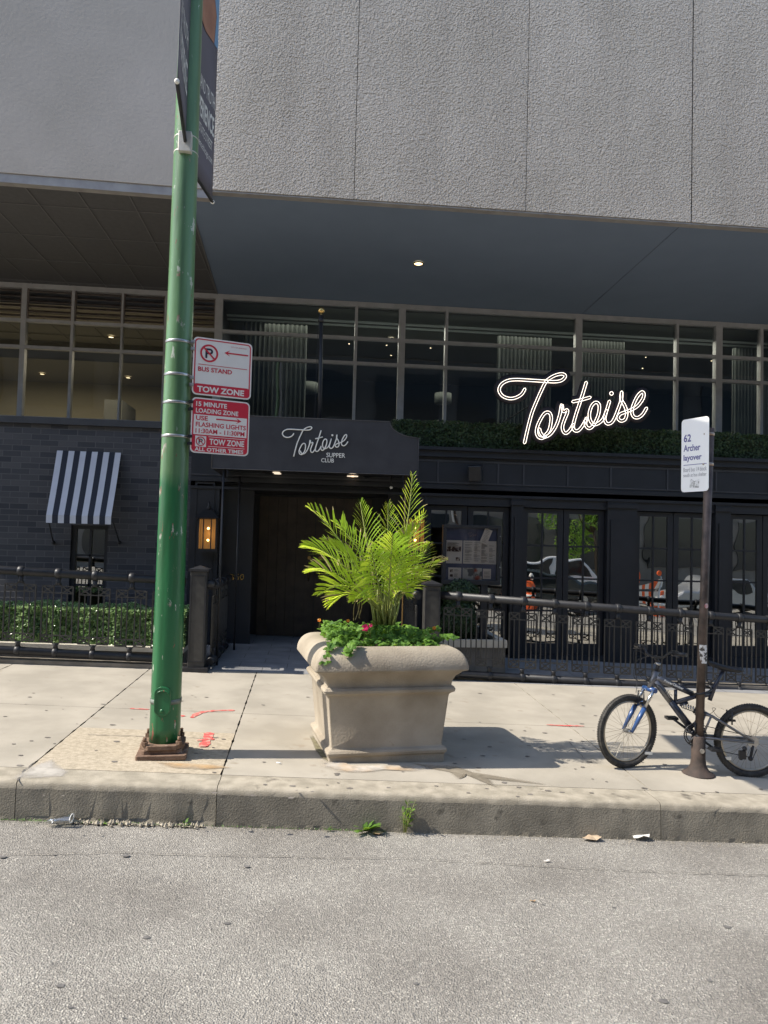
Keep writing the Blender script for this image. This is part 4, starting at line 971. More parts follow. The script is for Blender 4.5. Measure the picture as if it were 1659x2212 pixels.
# lanterns
def lantern(px, label, half=False):
    c = P(px, 1150, YF-.16); zt2 = P(px, 1120, YF-.16).z; zb2 = P(px, 1187, YF-.16).z; w2 = .13
    th = thing('wall_lantern', (c.x, YF-.16, zb2), label, 'wall lantern', 'lit wall lanterns flanking the entrance')
    y = YF-.17; m = MB(); m.box(c.x-w2-.02, c.x+w2+.02, y-w2*.8, y+w2*.8, zb2-.03, zb2+.01)
    for sx_ in (-1, 1):
        for sy in (-1, 1): m.box(c.x+sx_*w2-.012, c.x+sx_*w2+.012, y+sy*w2*.75-.012, y+sy*w2*.75+.012, zb2, zt2)
        m.box(c.x+sx_*w2*.42-.008, c.x+sx_*w2*.42+.008, y-w2*.75-.013, y-w2*.75-.004, zb2+.01, zt2)
    n = len(m.v); h = w2+.05
    m.v += [V(c.x-h, y-h, zt2), V(c.x+h, y-h, zt2), V(c.x+h, y+h, zt2), V(c.x-h, y+h, zt2), V(c.x-.05, y-.05, zt2+.13), V(c.x+.05, y-.05, zt2+.13), V(c.x+.05, y+.05, zt2+.13), V(c.x-.05, y+.05, zt2+.13)]
    for f in ((0,1,5,4),(1,2,6,5),(2,3,7,6),(3,0,4,7),(4,5,6,7),(3,2,1,0)): m.face([n+i for i in f])
    m.lathe((c.x, y, zt2+.13), [(.03, 0), (.035, .03), (.015, .06), (.02, .08), (.004, .12)], 10)
    m.box(c.x-.04, c.x+.04, y+.1, YF-.01, zt2-.1, zt2-.04); m.build('cage', M['iron'], th)
    g_ = MB(); g_.box(c.x-w2+.012, c.x+w2-.012, y-w2*.7, y+w2*.7, zb2+.011, zt2-.002)
    gm = glass('lantern_glass', (.95, .80, .58), .03); g_.build('glass', gm, th)
    bk_ = MB(); bk_.box(c.x-w2+.014, c.x+w2-.014, y+w2*.55, y+w2*.6, zb2+.012, zt2-.01); bk_.build('reflector', M['lampglow'], th)
    for k_ in (.3, .68): b_ = MB(); b_.ball((c.x, y, lerp(zb2, zt2, k_)), .018, 10); b_.build('bulb', M['bulb'], th)
    pl = bpy.data.lights.new('lantern_light', 'POINT'); pl.energy = .12; pl.color = (1, .62, .25); pl.shadow_soft_size = .03
    po = bpy.data.objects.new('lantern_light', pl); col.objects.link(po); po.location = (0, 0, (zt2-zb2)/2); po.parent = th
lantern(450, 'lit amber wall lantern between the brick wall and the canopy post')
lantern(897, 'lit amber wall lantern behind the palm, right of the entrance')

# loudspeaker and small camera
c = P(1028, 1022, YF-.2); th = thing('loudspeaker', (c.x, YF-.05, c.z), 'small dark loudspeaker box mounted on the frieze above the french doors', 'loudspeaker')
m = MB(); rot = Matrix.Rotation(R(-25), 3, 'Z') @ Matrix.Rotation(R(12), 3, 'X'); ax_, ay_, az_ = rot @ U, rot @ WY, rot @ VZ
m.obox(c, ax_, ay_, az_, -.10, .10, -.09, .09, -.12, .12); bevel(m.build('cabinet', M['black'], th), .015); m = MB(); m.tube([c, (c.x, YF-.03, c.z+.1)], .012, 6); m.build('bracket', M['iron'], th)
m = MB(); m.obox(c, ax_, ay_, az_, -.085, .085, -.094, -.09, -.105, .105); m.build('grille', M['iron'], th)
c = P(845, 1053, YF-.3); th = thing('dome_camera', c, 'tiny white round camera hanging below the canopy on the right', 'camera'); m = MB(); m.ball(c, .024, 12); m.build('dome', M['white'], th); m = MB(); m.tube([c, (c.x, c.y, zb_+.1)], .008, 6); m.build('stem', M['iron'], th)

# menu case
YM = 10.2
mc = thing('menu_case', (P(1020, 1400, YM).x, YM, G(3, YM)), 'black framed glazed menu case with cream pages standing before the french doors', 'menu case')
a0, a1 = P(955, 1262, YM), P(1083, 1136, YM)
m = MB(); t = .045; X0, X1, Z0, Z1 = a0.x, a1.x, a0.z+.0, a1.z
m.box(X0, X1, YM, YM+.08, Z0, Z0+t*1.5); m.box(X0, X1, YM, YM+.08, Z1-t, Z1); m.box(X0, X0+t*1.1, YM, YM+.08, Z0+t*1.5, Z1-t); m.box(X1-t*1.1, X1, YM, YM+.08, Z0+t*1.5, Z1-t); m.box(X0, X1, YM+.081, YM+.1, Z0, Z1)
bevel(m.build('frame', M['iron'], mc), .005)
m = MB(); pz = P(1046, 1262, YM).x; m.box(pz-.04, pz+.04, YM+.02, YM+.09, G(pz, YM), Z0); m.build('post', M['iron'], mc)
yb_ = YM+.06; ix0, ix1, iz0, iz1 = X0+t*1.1, X1-t*1.1, Z0+t*1.5, Z1-t
def mr_(mb, x0, x1, y0, y1, yy, mi=0): mb.quad((lerp(ix0, ix1, x0), yy, lerp(iz0, iz1, y0)), (lerp(ix0, ix1, x1), yy, lerp(iz0, iz1, y0)), (lerp(ix0, ix1, x1), yy, lerp(iz0, iz1, y1)), (lerp(ix0, ix1, x0), yy, lerp(iz0, iz1, y1)), mi)
navy = mat('navy_poster', (.07, .08, .15), (.09, .10, .19), 8, .5); paper = mat('cream_paper', (.82, .75, .68), (.78, .70, .64), 9, .8); ink = mat('grey_print', (.25, .22, .20), rough=.8)
photo = mat('food_photo_print', (.07, .03, .02), (.5, .42, .36), 26, .6, lo=.47, hi=.53); marb = mat('marbled_print', (.12, .12, .13), (.55, .53, .5), 9, .6, lo=.45, hi=.52, c3=(.45, .08, .03), s3=7, m3=.35)
m = MB(); mr_(m, 0, 1, 0, 1, yb_); m.build('backing_sheet', navy, mc)
m = MB(); rr = random.Random(9)
for i, (x0, x1, y0, y1) in enumerate(((.0, .325, .31, .76), (.345, 1, .31, .76), (.06, .315, 0, .23), (.74, .90, .02, .22))): mr_(m, x0, x1, y0, y1, yb_-.004-.001*i)
m.build('menu_page', paper, mc)
m = MB(); mr_(m, .34, .72, 0, .23, yb_-.006); m.build('marbled_print', marb, mc)
m = MB(); mr_(m, .02, .30, .54, .64, yb_-.012); mr_(m, .2, .28, .36, .43, yb_-.012); mr_(m, .09, .15, .14, .2, yb_-.013); mr_(m, .09, .15, .05, .1, yb_-.013); m.build('food_photo', photo, mc)
m = MB()
for (xa, xb, ya_, yb2, nl) in ((.37, .53, .34, .73, 22), (.55, .68, .34, .73, 20), (.70, .83, .34, .73, 22), (.85, .97, .34, .70, 16), (.03, .28, .65, .73, 6), (.17, .29, .03, .2, 8), (.76, .88, .05, .19, 7)):
    for k in range(nl):
        if rr.random() < .2: continue
        yy = lerp(ya_, yb2, (k+.5)/nl); xe = lerp(xa, xb, rr.uniform(.5, 1)); h = .0035; mr_(m, xa, xe, yy-h, yy+h, yb_-.014)
m.build('print_lines', ink, mc)
m = MB(); cc = V(lerp(ix0, ix1, .78), yb_-.03, lerp(iz0, iz1, .85)); ro = Matrix.Rotation(R(22), 3, 'Y'); u_, v_ = ro @ U, ro @ VZ
m.prism([(-.055, -.11), (.055, -.11), (.055, .11), (-.055, .11)], cc, u_, v_, WY, .002); o = m.build('loose_card', paper, mc)
m = MB()
for k in range(9): yy = -.08+k*.02; hw2 = rr.uniform(.015, .04); m.prism([(-hw2, yy-.002), (hw2, yy-.002), (hw2, yy+.002), (-hw2, yy+.002)], cc-V(0, .003, 0), u_, v_, WY, .001)
m.build('card_print', ink, o)
m = MB()
for s_ in S_T:
    m.tube([V(lerp(ix0, ix1, .43+(q.x-133)/1305*.17), yb_-.008, lerp(iz0, iz1, .92-(q.y-148)/620*.09)) for q in catmull([Vector((a, b, 0)) for (a, b) in s_], 2)], .0015, 4)
m.build('script_heading', mat('tan_print', (.40, .28, .25), rough=.6), mc)
m = MB(); m.quad((ix0, YM+.02, iz0), (ix1, YM+.02, iz0), (ix1, YM+.02, iz1), (ix0, YM+.02, iz1)); m.build('glass', glass('case_glass', (.92, .92, .92), .03, wob=.2), mc)
m = MB(); 
for zz in (.3, .82): m.ball((X1-.012, YM-.008, lerp(Z0, Z1, zz)), .009, 8)
m.build('lock', M['chrome'], mc)

# topiary shrub & stone planter behind the right railing
def leafball(mb, c, r, n, ls, rr, flat=1.0):
    for i in range(n):
        d = V(rr.gauss(0, 1), rr.gauss(0, 1), rr.gauss(0, 1)).normalized(); p = V(*c)+V(d.x*r, d.y*r, d.z*r*flat)*rr.uniform(.9, 1.03)
        nrm = (d+V(rr.gauss(0, .4), rr.gauss(0, .4), rr.gauss(0, .4))).normalized(); u = nrm.orthogonal().normalized(); u = Matrix.Rotation(rr.uniform(0, 6.28), 3, nrm) @ u; v = nrm.cross(u); s_ = ls*rr.uniform(.6, 1.2)
        b = len(mb.v); mb.v += [p-u*s_, p-v*s_*.5, p+u*s_, p+v*s_*.5]; mb.face((b, b+1, b+2)); mb.face((b, b+2, b+3))
YT = 10.35; c0 = P(992, 1278, YT); c1 = P(990, 1340, YT); rr = random.Random(12)
tp = thing('topiary_shrub', (c0.x, YT, c1.z-.6), 'dark clipped topiary shrub behind the right railing post, under the menu case', 'shrub')
m = MB(); m.ball(c0, .25, 16, sc3=(1, 1, .75)); m.ball(c1, .24, 16, sc3=(1, 1, 1.5)); m.tube([c1-V(0, 0, .7), c0], .03, 6); m.build('branches', M['twig'], tp)
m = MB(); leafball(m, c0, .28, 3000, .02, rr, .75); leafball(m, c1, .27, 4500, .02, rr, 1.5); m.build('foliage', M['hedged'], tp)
q0, q1 = P(950, 1372, 9.95), P(1095, 1420, 9.95); bx = thing('stone_planting_box', (q0.x, 10, G(q0.x, 10)), 'low pale stone planting box behind the right railing, beneath the topiary', 'planting box')
m = MB(); zc_ = P(1050, 1382, 9.95).z; X0, X1 = P(930, 1380, 9.95).x, P(1094, 1380, 9.95).x
m.box(X0, X1, 9.9, 9.98, zc_-.10, zc_); m.box(X1-.1, X1, 9.98, YF-.05, zc_-.10, zc_); m.build('coping', M['ledge'], bx)
m = MB(); m.box(X0, X1-.02, 9.92, 9.97, zG, zc_-.101); m.box(X1-.08, X1-.02, 9.97, YF-.05, zG, zc_-.101); m.build('box_side', M['basewall'], bx)
m = MB(); m.box(X0, X1-.101, 9.981, YF-.06, zc_-.2, zc_-.05); m.build('soil', M['soil'], bx)
# ================================================================== GREEN POLE
pb = PG(352, 1628); YPp = pb.y
pt0 = P(414, 0, YPp)
gp = thing('lamp_pole', (pb.x, pb.y, pb.z), 'tall green painted steel street pole with peeling paint and a rusty bolted base', 'street pole')
def pc(z): t = (z-pb.z)/(pt0.z-pb.z); return V(lerp(pb.x+.008, pt0.x, t), YPp, z)
zs2 = [pb.z+.09+.12*i for i in range(80)]
zs2 = [q for q in zs2 if q < pt0.z+2.5]
r0 = 63/2/FPX*YPp; r1 = 39/2/FPX*(pt0-V(0, 0, HC)).length*.98
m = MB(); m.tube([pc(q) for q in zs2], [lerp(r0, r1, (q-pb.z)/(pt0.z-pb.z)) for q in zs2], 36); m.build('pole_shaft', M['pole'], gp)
def pr_(z): return lerp(r0, r1, (z-pb.z)/(pt0.z-pb.z))
# base plates
m = MB(); ro = Matrix.Rotation(R(6), 3, 'Z'); u_, v_ = ro @ U, ro @ WY; hb = .182
def oct_(h, ch): return [(-h+ch, -h), (h-ch, -h), (h, -h+ch), (h, h-ch), (h-ch, h), (-h+ch, h), (-h, h-ch), (-h, -h+ch)]
m.prism(oct_(hb, .01), V(pb.x, pb.y, pb.z), u_, v_, VZ, .035); m.prism(oct_(hb*.8, .02), V(pb.x, pb.y, pb.z+.0352), u_, v_, VZ, .03); m.prism(oct_(hb*.88, .06), V(pb.x, pb.y, pb.z+.0654), u_, v_, VZ, .035)
bevel(m.build('base_plate', M['rust'], gp), .005)
for (a, b) in ((-1, -1), (1, -1), (1, 1), (-1, 1)):
    m = MB(); c = V(pb.x, pb.y, pb.z+.1)+u_*a*hb*.68+v_*b*hb*.68
    m.lathe(c, [(.026, 0), (.026, .025)], 6, sm=False); m.lathe(c+V(0, 0, .025), [(.013, 0), (.013, .035)], 10); m.build('bolt', M['rust'], gp)
# hand hole cover
zc = P(348, 1508, YPp).z; m = MB(); pol = []
for k in range(24):
    a = 2*math.pi*k/24; pol.append((.062*math.cos(a), .055*math.sin(a)+(.055 if math.sin(a) > 0 else -.055)))
cc = pc(zc); m.prism(pol, V(cc.x-.005, YPp-pr_(zc)-.012, zc), U, VZ, WY, .03); bevel(m.build('hand_hole_cover', M['pole'], gp), .006)
m = MB(); m.ball((cc.x-.005, YPp-pr_(zc)-.014, zc-.07), .015, 8, sc3=(1, .6, 1)); m.tube([V(cc.x+.045*math.cos(a*.4), YPp-pr_(zc)-.015, zc+.05+.03*math.sin(a*.4)) for a in range(0, 8)], .006, 5); m.build('cover_latch', M['pole'], gp)
m = MB(); m.lathe(pc(zc-.01)-V(0, 0, .02), [(pr_(zc)+.004, 0), (pr_(zc)+.004, .035)], 36); m.build('tape_band', mat('grey_tape', (.10, .12, .10), (.2, .23, .2), 20, .6), gp)
# band clamps
for y in (741, 812, 872, 944):
    z = P(370, y, YPp).z+.0; m = MB(); m.lathe(pc(z)-V(0, 0, .009), [(pr_(z)+.003, 0), (pr_(z)+.004, .004), (pr_(z)+.004, .016), (pr_(z)+.003, .02)], 36); m.build('steel_band', M['steel'], gp)
# ---- the two parking signs
sx0 = P(410, 800, YPp-.02); yaws = R(19)
su = V(math.cos(yaws), math.sin(yaws), 0); sn = V(math.sin(yaws), -math.cos(yaws), 0)
def rrect(w_, h_, r_, n=5, x0=0, y0=0):
    pts = []
    for (cx_, cy_, a0) in ((w_-r_, r_, -90), (w_-r_, h_-r_, 0), (r_, h_-r_, 90), (r_, r_, 180)):
        for k in range(n+1): a = R(a0+90*k/n); pts.append((x0+cx_+r_*math.cos(a), y0+cy_+r_*math.sin(a)))
    return pts
def flat(mb, poly, o, u, v, nrm, d, mi=0):
    b = len(mb.v)
    for (a, c) in poly: mb.v.append(o+u*a+v*c+nrm*d)
    mb.face(range(b, b+len(poly)), mi)
def rect(x0, x1, y0, y1): return [(x0, y0), (x1, y0), (x1, y1), (x0, y1)]
def ring(mb, cx_, cy_, ro_, ri_, o, u, v, nrm, d, mi=0, n=32):
    b = len(mb.v)
    for k in range(n):
        a = 2*math.pi*k/n
        for r_ in (ro_, ri_): mb.v.append(o+u*(cx_+r_*math.cos(a))+v*(cy_+r_*math.sin(a))+nrm*d)
    for k in range(n):
        j = (k+1) % n; mb.face((b+2*k, b+2*j, b+2*j+1, b+2*k+1), mi)
def noparking(o, W, H, cx_, cy_, r_, red, dk, lv):
    ring(red, cx_, cy_, r_, r_*.80, o, su, VZ, sn, lv+.0012)
    q = r_*.42   # letter P drawn as polygons
    flat(dk, rect(cx_-q, cx_-q+r_*.22, cy_-r_*.55, cy_+r_*.55), o, su, VZ, sn, lv+.0006)
    b = len(dk.v); n = 10
    for k in range(n+1):
        a = R(90-180*k/n)
        for rr_ in (r_*.33, r_*.12): dk.v.append(o+su*(cx_+r_*.08+rr_*1.05*math.cos(a))+VZ*(cy_+r_*.22+rr_*math.sin(a))+sn*(lv+.0006))
    for k in range(n): dk.face((b+2*k, b+2*k+2, b+2*k+3, b+2*k+1))
    flat(dk, rect(cx_-q+r_*.22, cx_+r_*.09, cy_+r_*.34, cy_+r_*.55), o, su, VZ, sn, lv+.0006); flat(dk, rect(cx_-q+r_*.22, cx_+r_*.09, cy_-r_*.11, cy_+r_*.10), o, su, VZ, sn, lv+.0006)
    c_, s_ = math.cos(R(-45)), math.sin(R(-45)); hw_ = r_*.09; L_ = r_*.88
    flat(red, [(cx_+c_*a-s_*b2, cy_+s_*a+c_*b2) for (a, b2) in ((-L_, -hw_), (L_, -hw_), (L_, hw_), (-L_, hw_))], o, su, VZ, sn, lv+.0016)
def arrow(mb, x0, x1, y, o, lv, th=.011):
    d = 1 if x1 > x0 else -1; hl = .045
    flat(mb, [(x0, y-th/2), (x1-d*hl*.6, y-th/2), (x1-d*hl, y-.024), (x1, y), (x1-d*hl, y+.024), (x1-d*hl*.6, y+th/2), (x0, y+th/2)], o, su, VZ, sn, lv)
# depth of the sign plane: left edge hangs beside the pole
oU = P(414, 851, YPp-.06); oU_top = P(416, 726, YPp-.06); Hs = oU_top.z-oU.z; Ws = .462
def sign(o, W, H, label, lower):
    th = thing('parking_sign', o, label, 'street sign', 'red and white parking signs on the green pole')
    m = MB(); m.prism(rrect(W, H, .035), o-sn*.0, su, VZ, -sn, .003); m.build('plate', M['signwhite'], th)
    red, wh, dk = MB(), MB(), MB(); lv = .0012
    if not lower:
        # border ring
        outer, inner = rrect(W-.022, H-.022, .03, x0=.011, y0=.011), rrect(W-.04, H-.04, .024, x0=.020, y0=.020); b = len(red.v); n = len(outer)
        for (a, c), (a2, c2) in zip(outer, inner): red.v += [o+su*a+VZ*c+sn*lv, o+su*a2+VZ*c2+sn*lv]
        for k in range(n): j = (k+1) % n; red.face((b+2*k, b+2*j, b+2*j+1, b+2*k+1))
        flat(red, rrect(W-.022, H*.17, .03, x0=.011, y0=.011)[:12]+[(.011, H*.17+.011), ] if False else [p for p in rrect(W-.022, H*.17+.0, .026, x0=.011, y0=.011)], o, su, VZ, sn, lv+.0008)
        flat(red, rect(.0112, W-.0112, H*.10, H*.185), o, su, VZ, sn, lv+.0012)
        noparking(o, W, H, W*.265, H*.735, H*.155, red, dk, lv)
        arrow(red, W*.93, W*.52, H*.78, o, lv+.001)
        flat(red, rect(W*.09, W*.92, H*.525, H*.535), o, su, VZ, sn, lv+.001)
        add_text(red, 'BUS STAND', o+sn*(lv+.001), su, VZ, W*.09, W*.66, H*.41, H*.49, bold=.022)
        add_text(red, 'CITY OF CHICAGO', o+sn*(lv+.001), su, VZ, W*.63, W*.90, H*.885, H*.905)
        add_text(wh, 'TOW ZONE', o+sn*(lv+.0028), su, VZ, W*.085, W*.88, H*.05, H*.155, bold=.035)
    else:
        flat(red, rrect(W-.02, H-.02, .03, x0=.010, y0=.010), o, su, VZ, sn, lv)
        flat(wh, rect(W*.045, W*.955, H*.335, H*.695), o, su, VZ, sn, lv+.0008)
        add_text(wh, '15 MINUTE', o+sn*(lv+.001), su, VZ, W*.075, W*.60, H*.845, H*.93, bold=.028); add_text(wh, 'LOADING ZONE', o+sn*(lv+.001), su, VZ, W*.075, W*.80, H*.725, H*.81, bold=.028)
        add_text(red, 'USE', o+sn*(lv+.0016), su, VZ, W*.08, W*.28, H*.59, H*.675, bold=.028); arrow(red, W*.42, W*.86, H*.635, o, lv+.0016)
        add_text(red, 'FLASHING LIGHTS', o+sn*(lv+.0016), su, VZ, W*.08, W*.94, H*.475, H*.56, bold=.022); add_text(red, '11:30AM - 11:30PM', o+sn*(lv+.0016), su, VZ, W*.08, W*.92, H*.36, H*.445, bold=.022)
        flat(wh, rect(W*.08, W*.265, H*.115, H*.31), o, su, VZ, sn, lv+.0008)
        noparking(o, W, H, W*.172, H*.212, H*.085, red, dk, lv+.0012)
        flat(wh, rect(W*.30, W*.93, H*.300, H*.309), o, su, VZ, sn, lv+.001); flat(wh, rect(W*.30, W*.93, H*.128, H*.137), o, su, VZ, sn, lv+.001)
        add_text(wh, 'TOW ZONE', o+sn*(lv+.001), su, VZ, W*.32, W*.92, H*.165, H*.275, bold=.03); add_text(wh, 'ALL OTHER TIMES', o+sn*(lv+.001), su, VZ, W*.075, W*.91, H*.035, H*.105, bold=.028)
    red.build('red_print', M['signred'], th); wh.build('white_print', M['signwhite'], th); dk.build('black_print', M['signdark'], th)
    for fz in (.16, .78):
        for dz in (0, .055):
            m = MB(); m.obox(o+VZ*(H*fz+dz), su, -sn, VZ, -.02, .012, -.012, .02, -.011, .011); m.ball(o+VZ*(H*fz+dz)+su*.002+sn*.014, .006, 8); m.build('bracket', M['steel'] if not lower else M['iron'], th)
sign(oU, Ws, Hs, 'white sign with red border, no parking symbol and BUS STAND lettering, upper of two', False)
oL = P(410, 977, YPp-.06); oLt = P(413, 857, YPp-.06)
sign(oL, Ws*.985, oLt.z-oL.z, 'red and white 15 MINUTE LOADING ZONE sign, lower of two', True)

# ---- banners
zb1 = P(397, 305, YPp-.1).z
tipF = PZ(383, 177, zb1); tipB = PZ(458, 432, P(424, 362, YPp+.1).z)
bnr = mat('banner_grey_vinyl', (.10, .095, .12), (.13, .12, .15), 2, .55)
def banner(p_in, p_out, zt2, label, texts, pic, bulge):
    th = thing('street_banner', p_in, label, 'banner', 'vinyl banners fixed to the green pole')
    m = MB(); nu, nv = 8, 16; b = len(m.v); dirv = (p_out-p_in); side = V(-dirv.y, dirv.x, 0).normalized()
    def bp(u, v): 
        p = p_in+dirv*u; return V(p.x, p.y, lerp(p_in.z, zt2, v))+side*bulge*math.sin(math.pi*u)*math.sin(math.pi*min(1, v*1.0))
    for j in range(nv+1):
        for i in range(nu+1): m.v.append(bp(i/nu, j/nv))
    for j in range(nv):
        for i in range(nu): m.face((b+j*(nu+1)+i, b+j*(nu+1)+i+1, b+(j+1)*(nu+1)+i+1, b+(j+1)*(nu+1)+i), sm=True)
    o = m.build('vinyl_sheet', bnr, th); s_ = o.modifiers.new('t', 'SOLIDIFY'); s_.thickness = .004; s_.offset = 0
    sgn = 1 if side.dot(V(0, 0, 0)-V(p_in.x, p_in.y, 0)) > 0 else -1
    def bq(u, v): return bp(u, v)+side*sgn*.006
    t_ = MB()
    for (s2, u0, u1, v0, v1, bd) in texts:
        vs, fs = text_polys(s2, bd); ax = min(q.x for q in vs); bx_ = max(q.x for q in vs); ay = min(q.y for q in vs); by = max(q.y for q in vs); b = len(t_.v)
        for q in vs: t_.v.append(bq(u0+(q.x-ax)/(bx_-ax)*(u1-u0), v0+(q.y-ay)/(by-ay)*(v1-v0)))
        for f in fs: t_.face([b+i for i in f])
    t_.build('print', M['white'], th)
    for (poly, mm, nm_) in pic:
        q = MB(); b = len(q.v); q.v += [bq(u, v) for (u, v) in poly]; q.face(range(b, b+len(poly))); q.build(nm_, mm, th)
    m = MB(); a = V(p_in.x, p_in.y, p_in.z-.01); e = V(p_out.x, p_out.y, p_out.z-.01); m.tube([a, e+(e-a)*.02], .014, 10); m.build('arm', M['iron'], th)
    m = MB(); m.ball(e+(e-a)*.03, .018, 10); m.build('end_cap', M['white'], th)
    return th
inF = V(pc(zb1).x+.01, YPp-.09, zb1); inB = V(pc(zb1).x+.02, YPp+.09, tipB.z)
skin = mat('printed_skin_tone', (.30, .13, .075), (.42, .20, .12), 4, .6); blue = mat('printed_blue', (.14, .27, .42), (.18, .33, .50), 3, .6)
banner(inF, tipF, zb1+2.6, 'grey vinyl banner on the street side of the green pole, seen almost edge-on', [('THE EXPERIENCE', .95, .1, .12, .22, .01), ('OF MORE TRUTH', .95, .1, .26, .32, 0), ('AND', .7, .4, .35, .40, .0)], [], -.03)
banner(inB, tipB, zb1+2.6, 'grey vinyl banner on the building side of the green pole with brown and blue picture', [('ART AND TRUTH', .1, .95, .29, .335, .0), ('EXPERIENCE', .1, .95, .20, .265, .02), ('MAIL STATE STREET', .1, .9, .15, .18, 0), ('experiencechicago.com', .1, .92, .10, .13, 0)],
       [([(.0, .50), (.5, .49), (.85, .50), (.9, .60), (.7, .70), (.8, .78), (.95, .85), (.98, 1), (0, 1)], skin, 'picture_figure'), ([(.86, .50), (.99, .50), (.99, 1), (.981, 1), (.96, .85), (.81, .78), (.71, .70), (.91, .60)], blue, 'picture_background')], .02)
m = MB(); c = pc(zb1); m.lathe(c-V(0, 0, .06), [(pr_(zb1)+.003, 0), (pr_(zb1)+.003, .012)], 30); m.lathe(c+V(0, 0, .06), [(pr_(zb1)+.003, 0), (pr_(zb1)+.003, .012)], 30)
m.box(c.x-.05+.01, c.x+.05+.01, YPp-pr_(zb1)-.035, YPp-pr_(zb1)+.03, zb1-.09, zb1+.07); bevel(m.build('banner_clamp', mat('cast_clamp', (.62, .60, .54), (.5, .48, .42), 20, .5, metal=.3), gp), .008)

# ================================================================== BUS STOP SIGN
bp0 = PG(1508, 1672); bpt = P(1534, 925, bp0.y)
bs_ = thing('bus_stop_sign', bp0, 'white bus stop sign with dark blue lettering on a leaning rusty post by the bicycle', 'bus stop sign')
m = MB(); rp = 9.2/FPX*bp0.y
m.tube([bp0+V(0, 0, .1), bpt], rp, 14); m.build('post', mat('rusty_brown_pipe', (.055, .042, .036), (.15, .11, .09), 9, .55, metal=.3, bump=.3, bscale=50, c3=(.35, .33, .3), s3=14, m3=.12), bs_)
m = MB(); m.lathe(bp0, [(.13, 0), (.125, .008), (.085, .03), (.062, .075), (.055, .13), (.055, .30), (.045, .31)], 22); m.build('base_sleeve', mat('shaded_brown_rust', (.04, .031, .027), (.075, .052, .042), 11, .85, bump=.3, bscale=50), bs_)  # rust of the sleeve darkened: shade at the post foot painted in
m = MB(); m.lathe(bp0+V(0, -.055, .2), [(.02, 0), (.02, .012)], 6, ax=(0, -1, 0), sm=False); m.build('set_bolt', M['steel'], bs_)
axp = (bpt-bp0).normalized()
al = R(-63)-YAW*0; 
cu = RM @ V(1, 0, 0); cu = V(cu.x, cu.y, 0).normalized(); cf = V(-cu.y, cu.x, 0)  # camera right and forward on the ground
bu = (cu*math.cos(R(61))-cf*math.sin(R(61))).normalized(); bn = (-cu*math.sin(R(61))-cf*math.cos(R(61))).normalized()
zBt, zBb = P(1522, 900, bp0.y).z, P(1522, 1061, bp0.y).z
HB = zBt-zBb; WB = .27
def pax(z): return bp0+axp*((z-bp0.z)/axp.z)
c_ = pax((zBt+zBb)/2); oB = V(c_.x, c_.y, zBb)-bu*(WB-.03)+bn*.045
m = MB(); m.prism(rrect(WB, HB, .03), oB, bu, VZ, -bn, .003); m.build('plate', M['buswhite'], bs_)
m = MB(); g2 = MB()
def bt_(s2, x0, x1, y0, y1, tgt, bd=.0): add_text(tgt, s2, oB+bn*.0015, bu, VZ, WB*x0, WB*x1, HB*y0, HB*y1, bold=bd)
bt_('62', .09, .36, .685, .79, m, .02); bt_('Archer', .09, .70, .555, .645, m, .02); bt_('layover', .09, .75, .405, .51, m, .02)
flat(m, rect(WB*.09, WB*.93, HB*.365, HB*.373), oB, bu, VZ, bn, .0015)
bt_('Board bus 1/4 block', .09, .93, .275, .335, g2); bt_('south at bus shelter', .09, .93, .205, .255, g2)
m.build('lettering', M['busblue'], bs_); g2.build('small_print', M['busgrey'], bs_)
m = MB(); flat(m, [(WB*.32, HB*.06), (WB*.66, HB*.05), (WB*.68, HB*.17), (WB*.5, HB*.14), (WB*.36, HB*.18)], oB, bu, VZ, bn, .002); m.build('scraped_sticker', mat('sticker_residue', (.35, .34, .33), (.8, .8, .8), 30, .6, lo=.45, hi=.55), bs_)
m = MB()
for yy in (938, 1003):
    q = pax(P(1530, yy, bp0.y).z); m.lathe(q-axp*.012, [(rp+.002, 0), (rp+.004, .004), (rp+.004, .02), (rp+.002, .024)], 16, ax=axp); m.tube([q, q+bn*.05-bu*.02], .008, 6)
m.build('band_clamp', mat('tarnished_band', (.45, .30, .2), (.5, .45, .4), 20, .4, metal=.8), bs_)
m = MB()
for (yy, h, dx_) in ((1412, .075, 0),):
    q = pax(P(1512, yy, bp0.y).z); n = 6
    for i in range(n):
        a0, a1 = R(200+20*i), R(220+20*i); r_ = rp+.002
        m.quad(q+V(r_*math.cos(a0), r_*math.sin(a0), -h), q+V(r_*math.cos(a1), r_*math.sin(a1), -h), q+V(r_*math.cos(a1), r_*math.sin(a1), h), q+V(r_*math.cos(a0), r_*math.sin(a0), h))
m.build('torn_sticker', mat('torn_paper', (.08, .07, .06), (.75, .73, .7), 38, .8, lo=.46, hi=.54), bs_)
m = MB(); q = pax(P(1518, 1308, bp0.y).z); m.lathe(q+V(.0, -rp-.002, 0), [(.02, 0), (.02, .003)], 14, ax=(.4, -1, 0)); m.build('round_sticker', mat('pink_sticker', (.55, .2, .2), (.7, .6, .58), 30, .6), bs_)

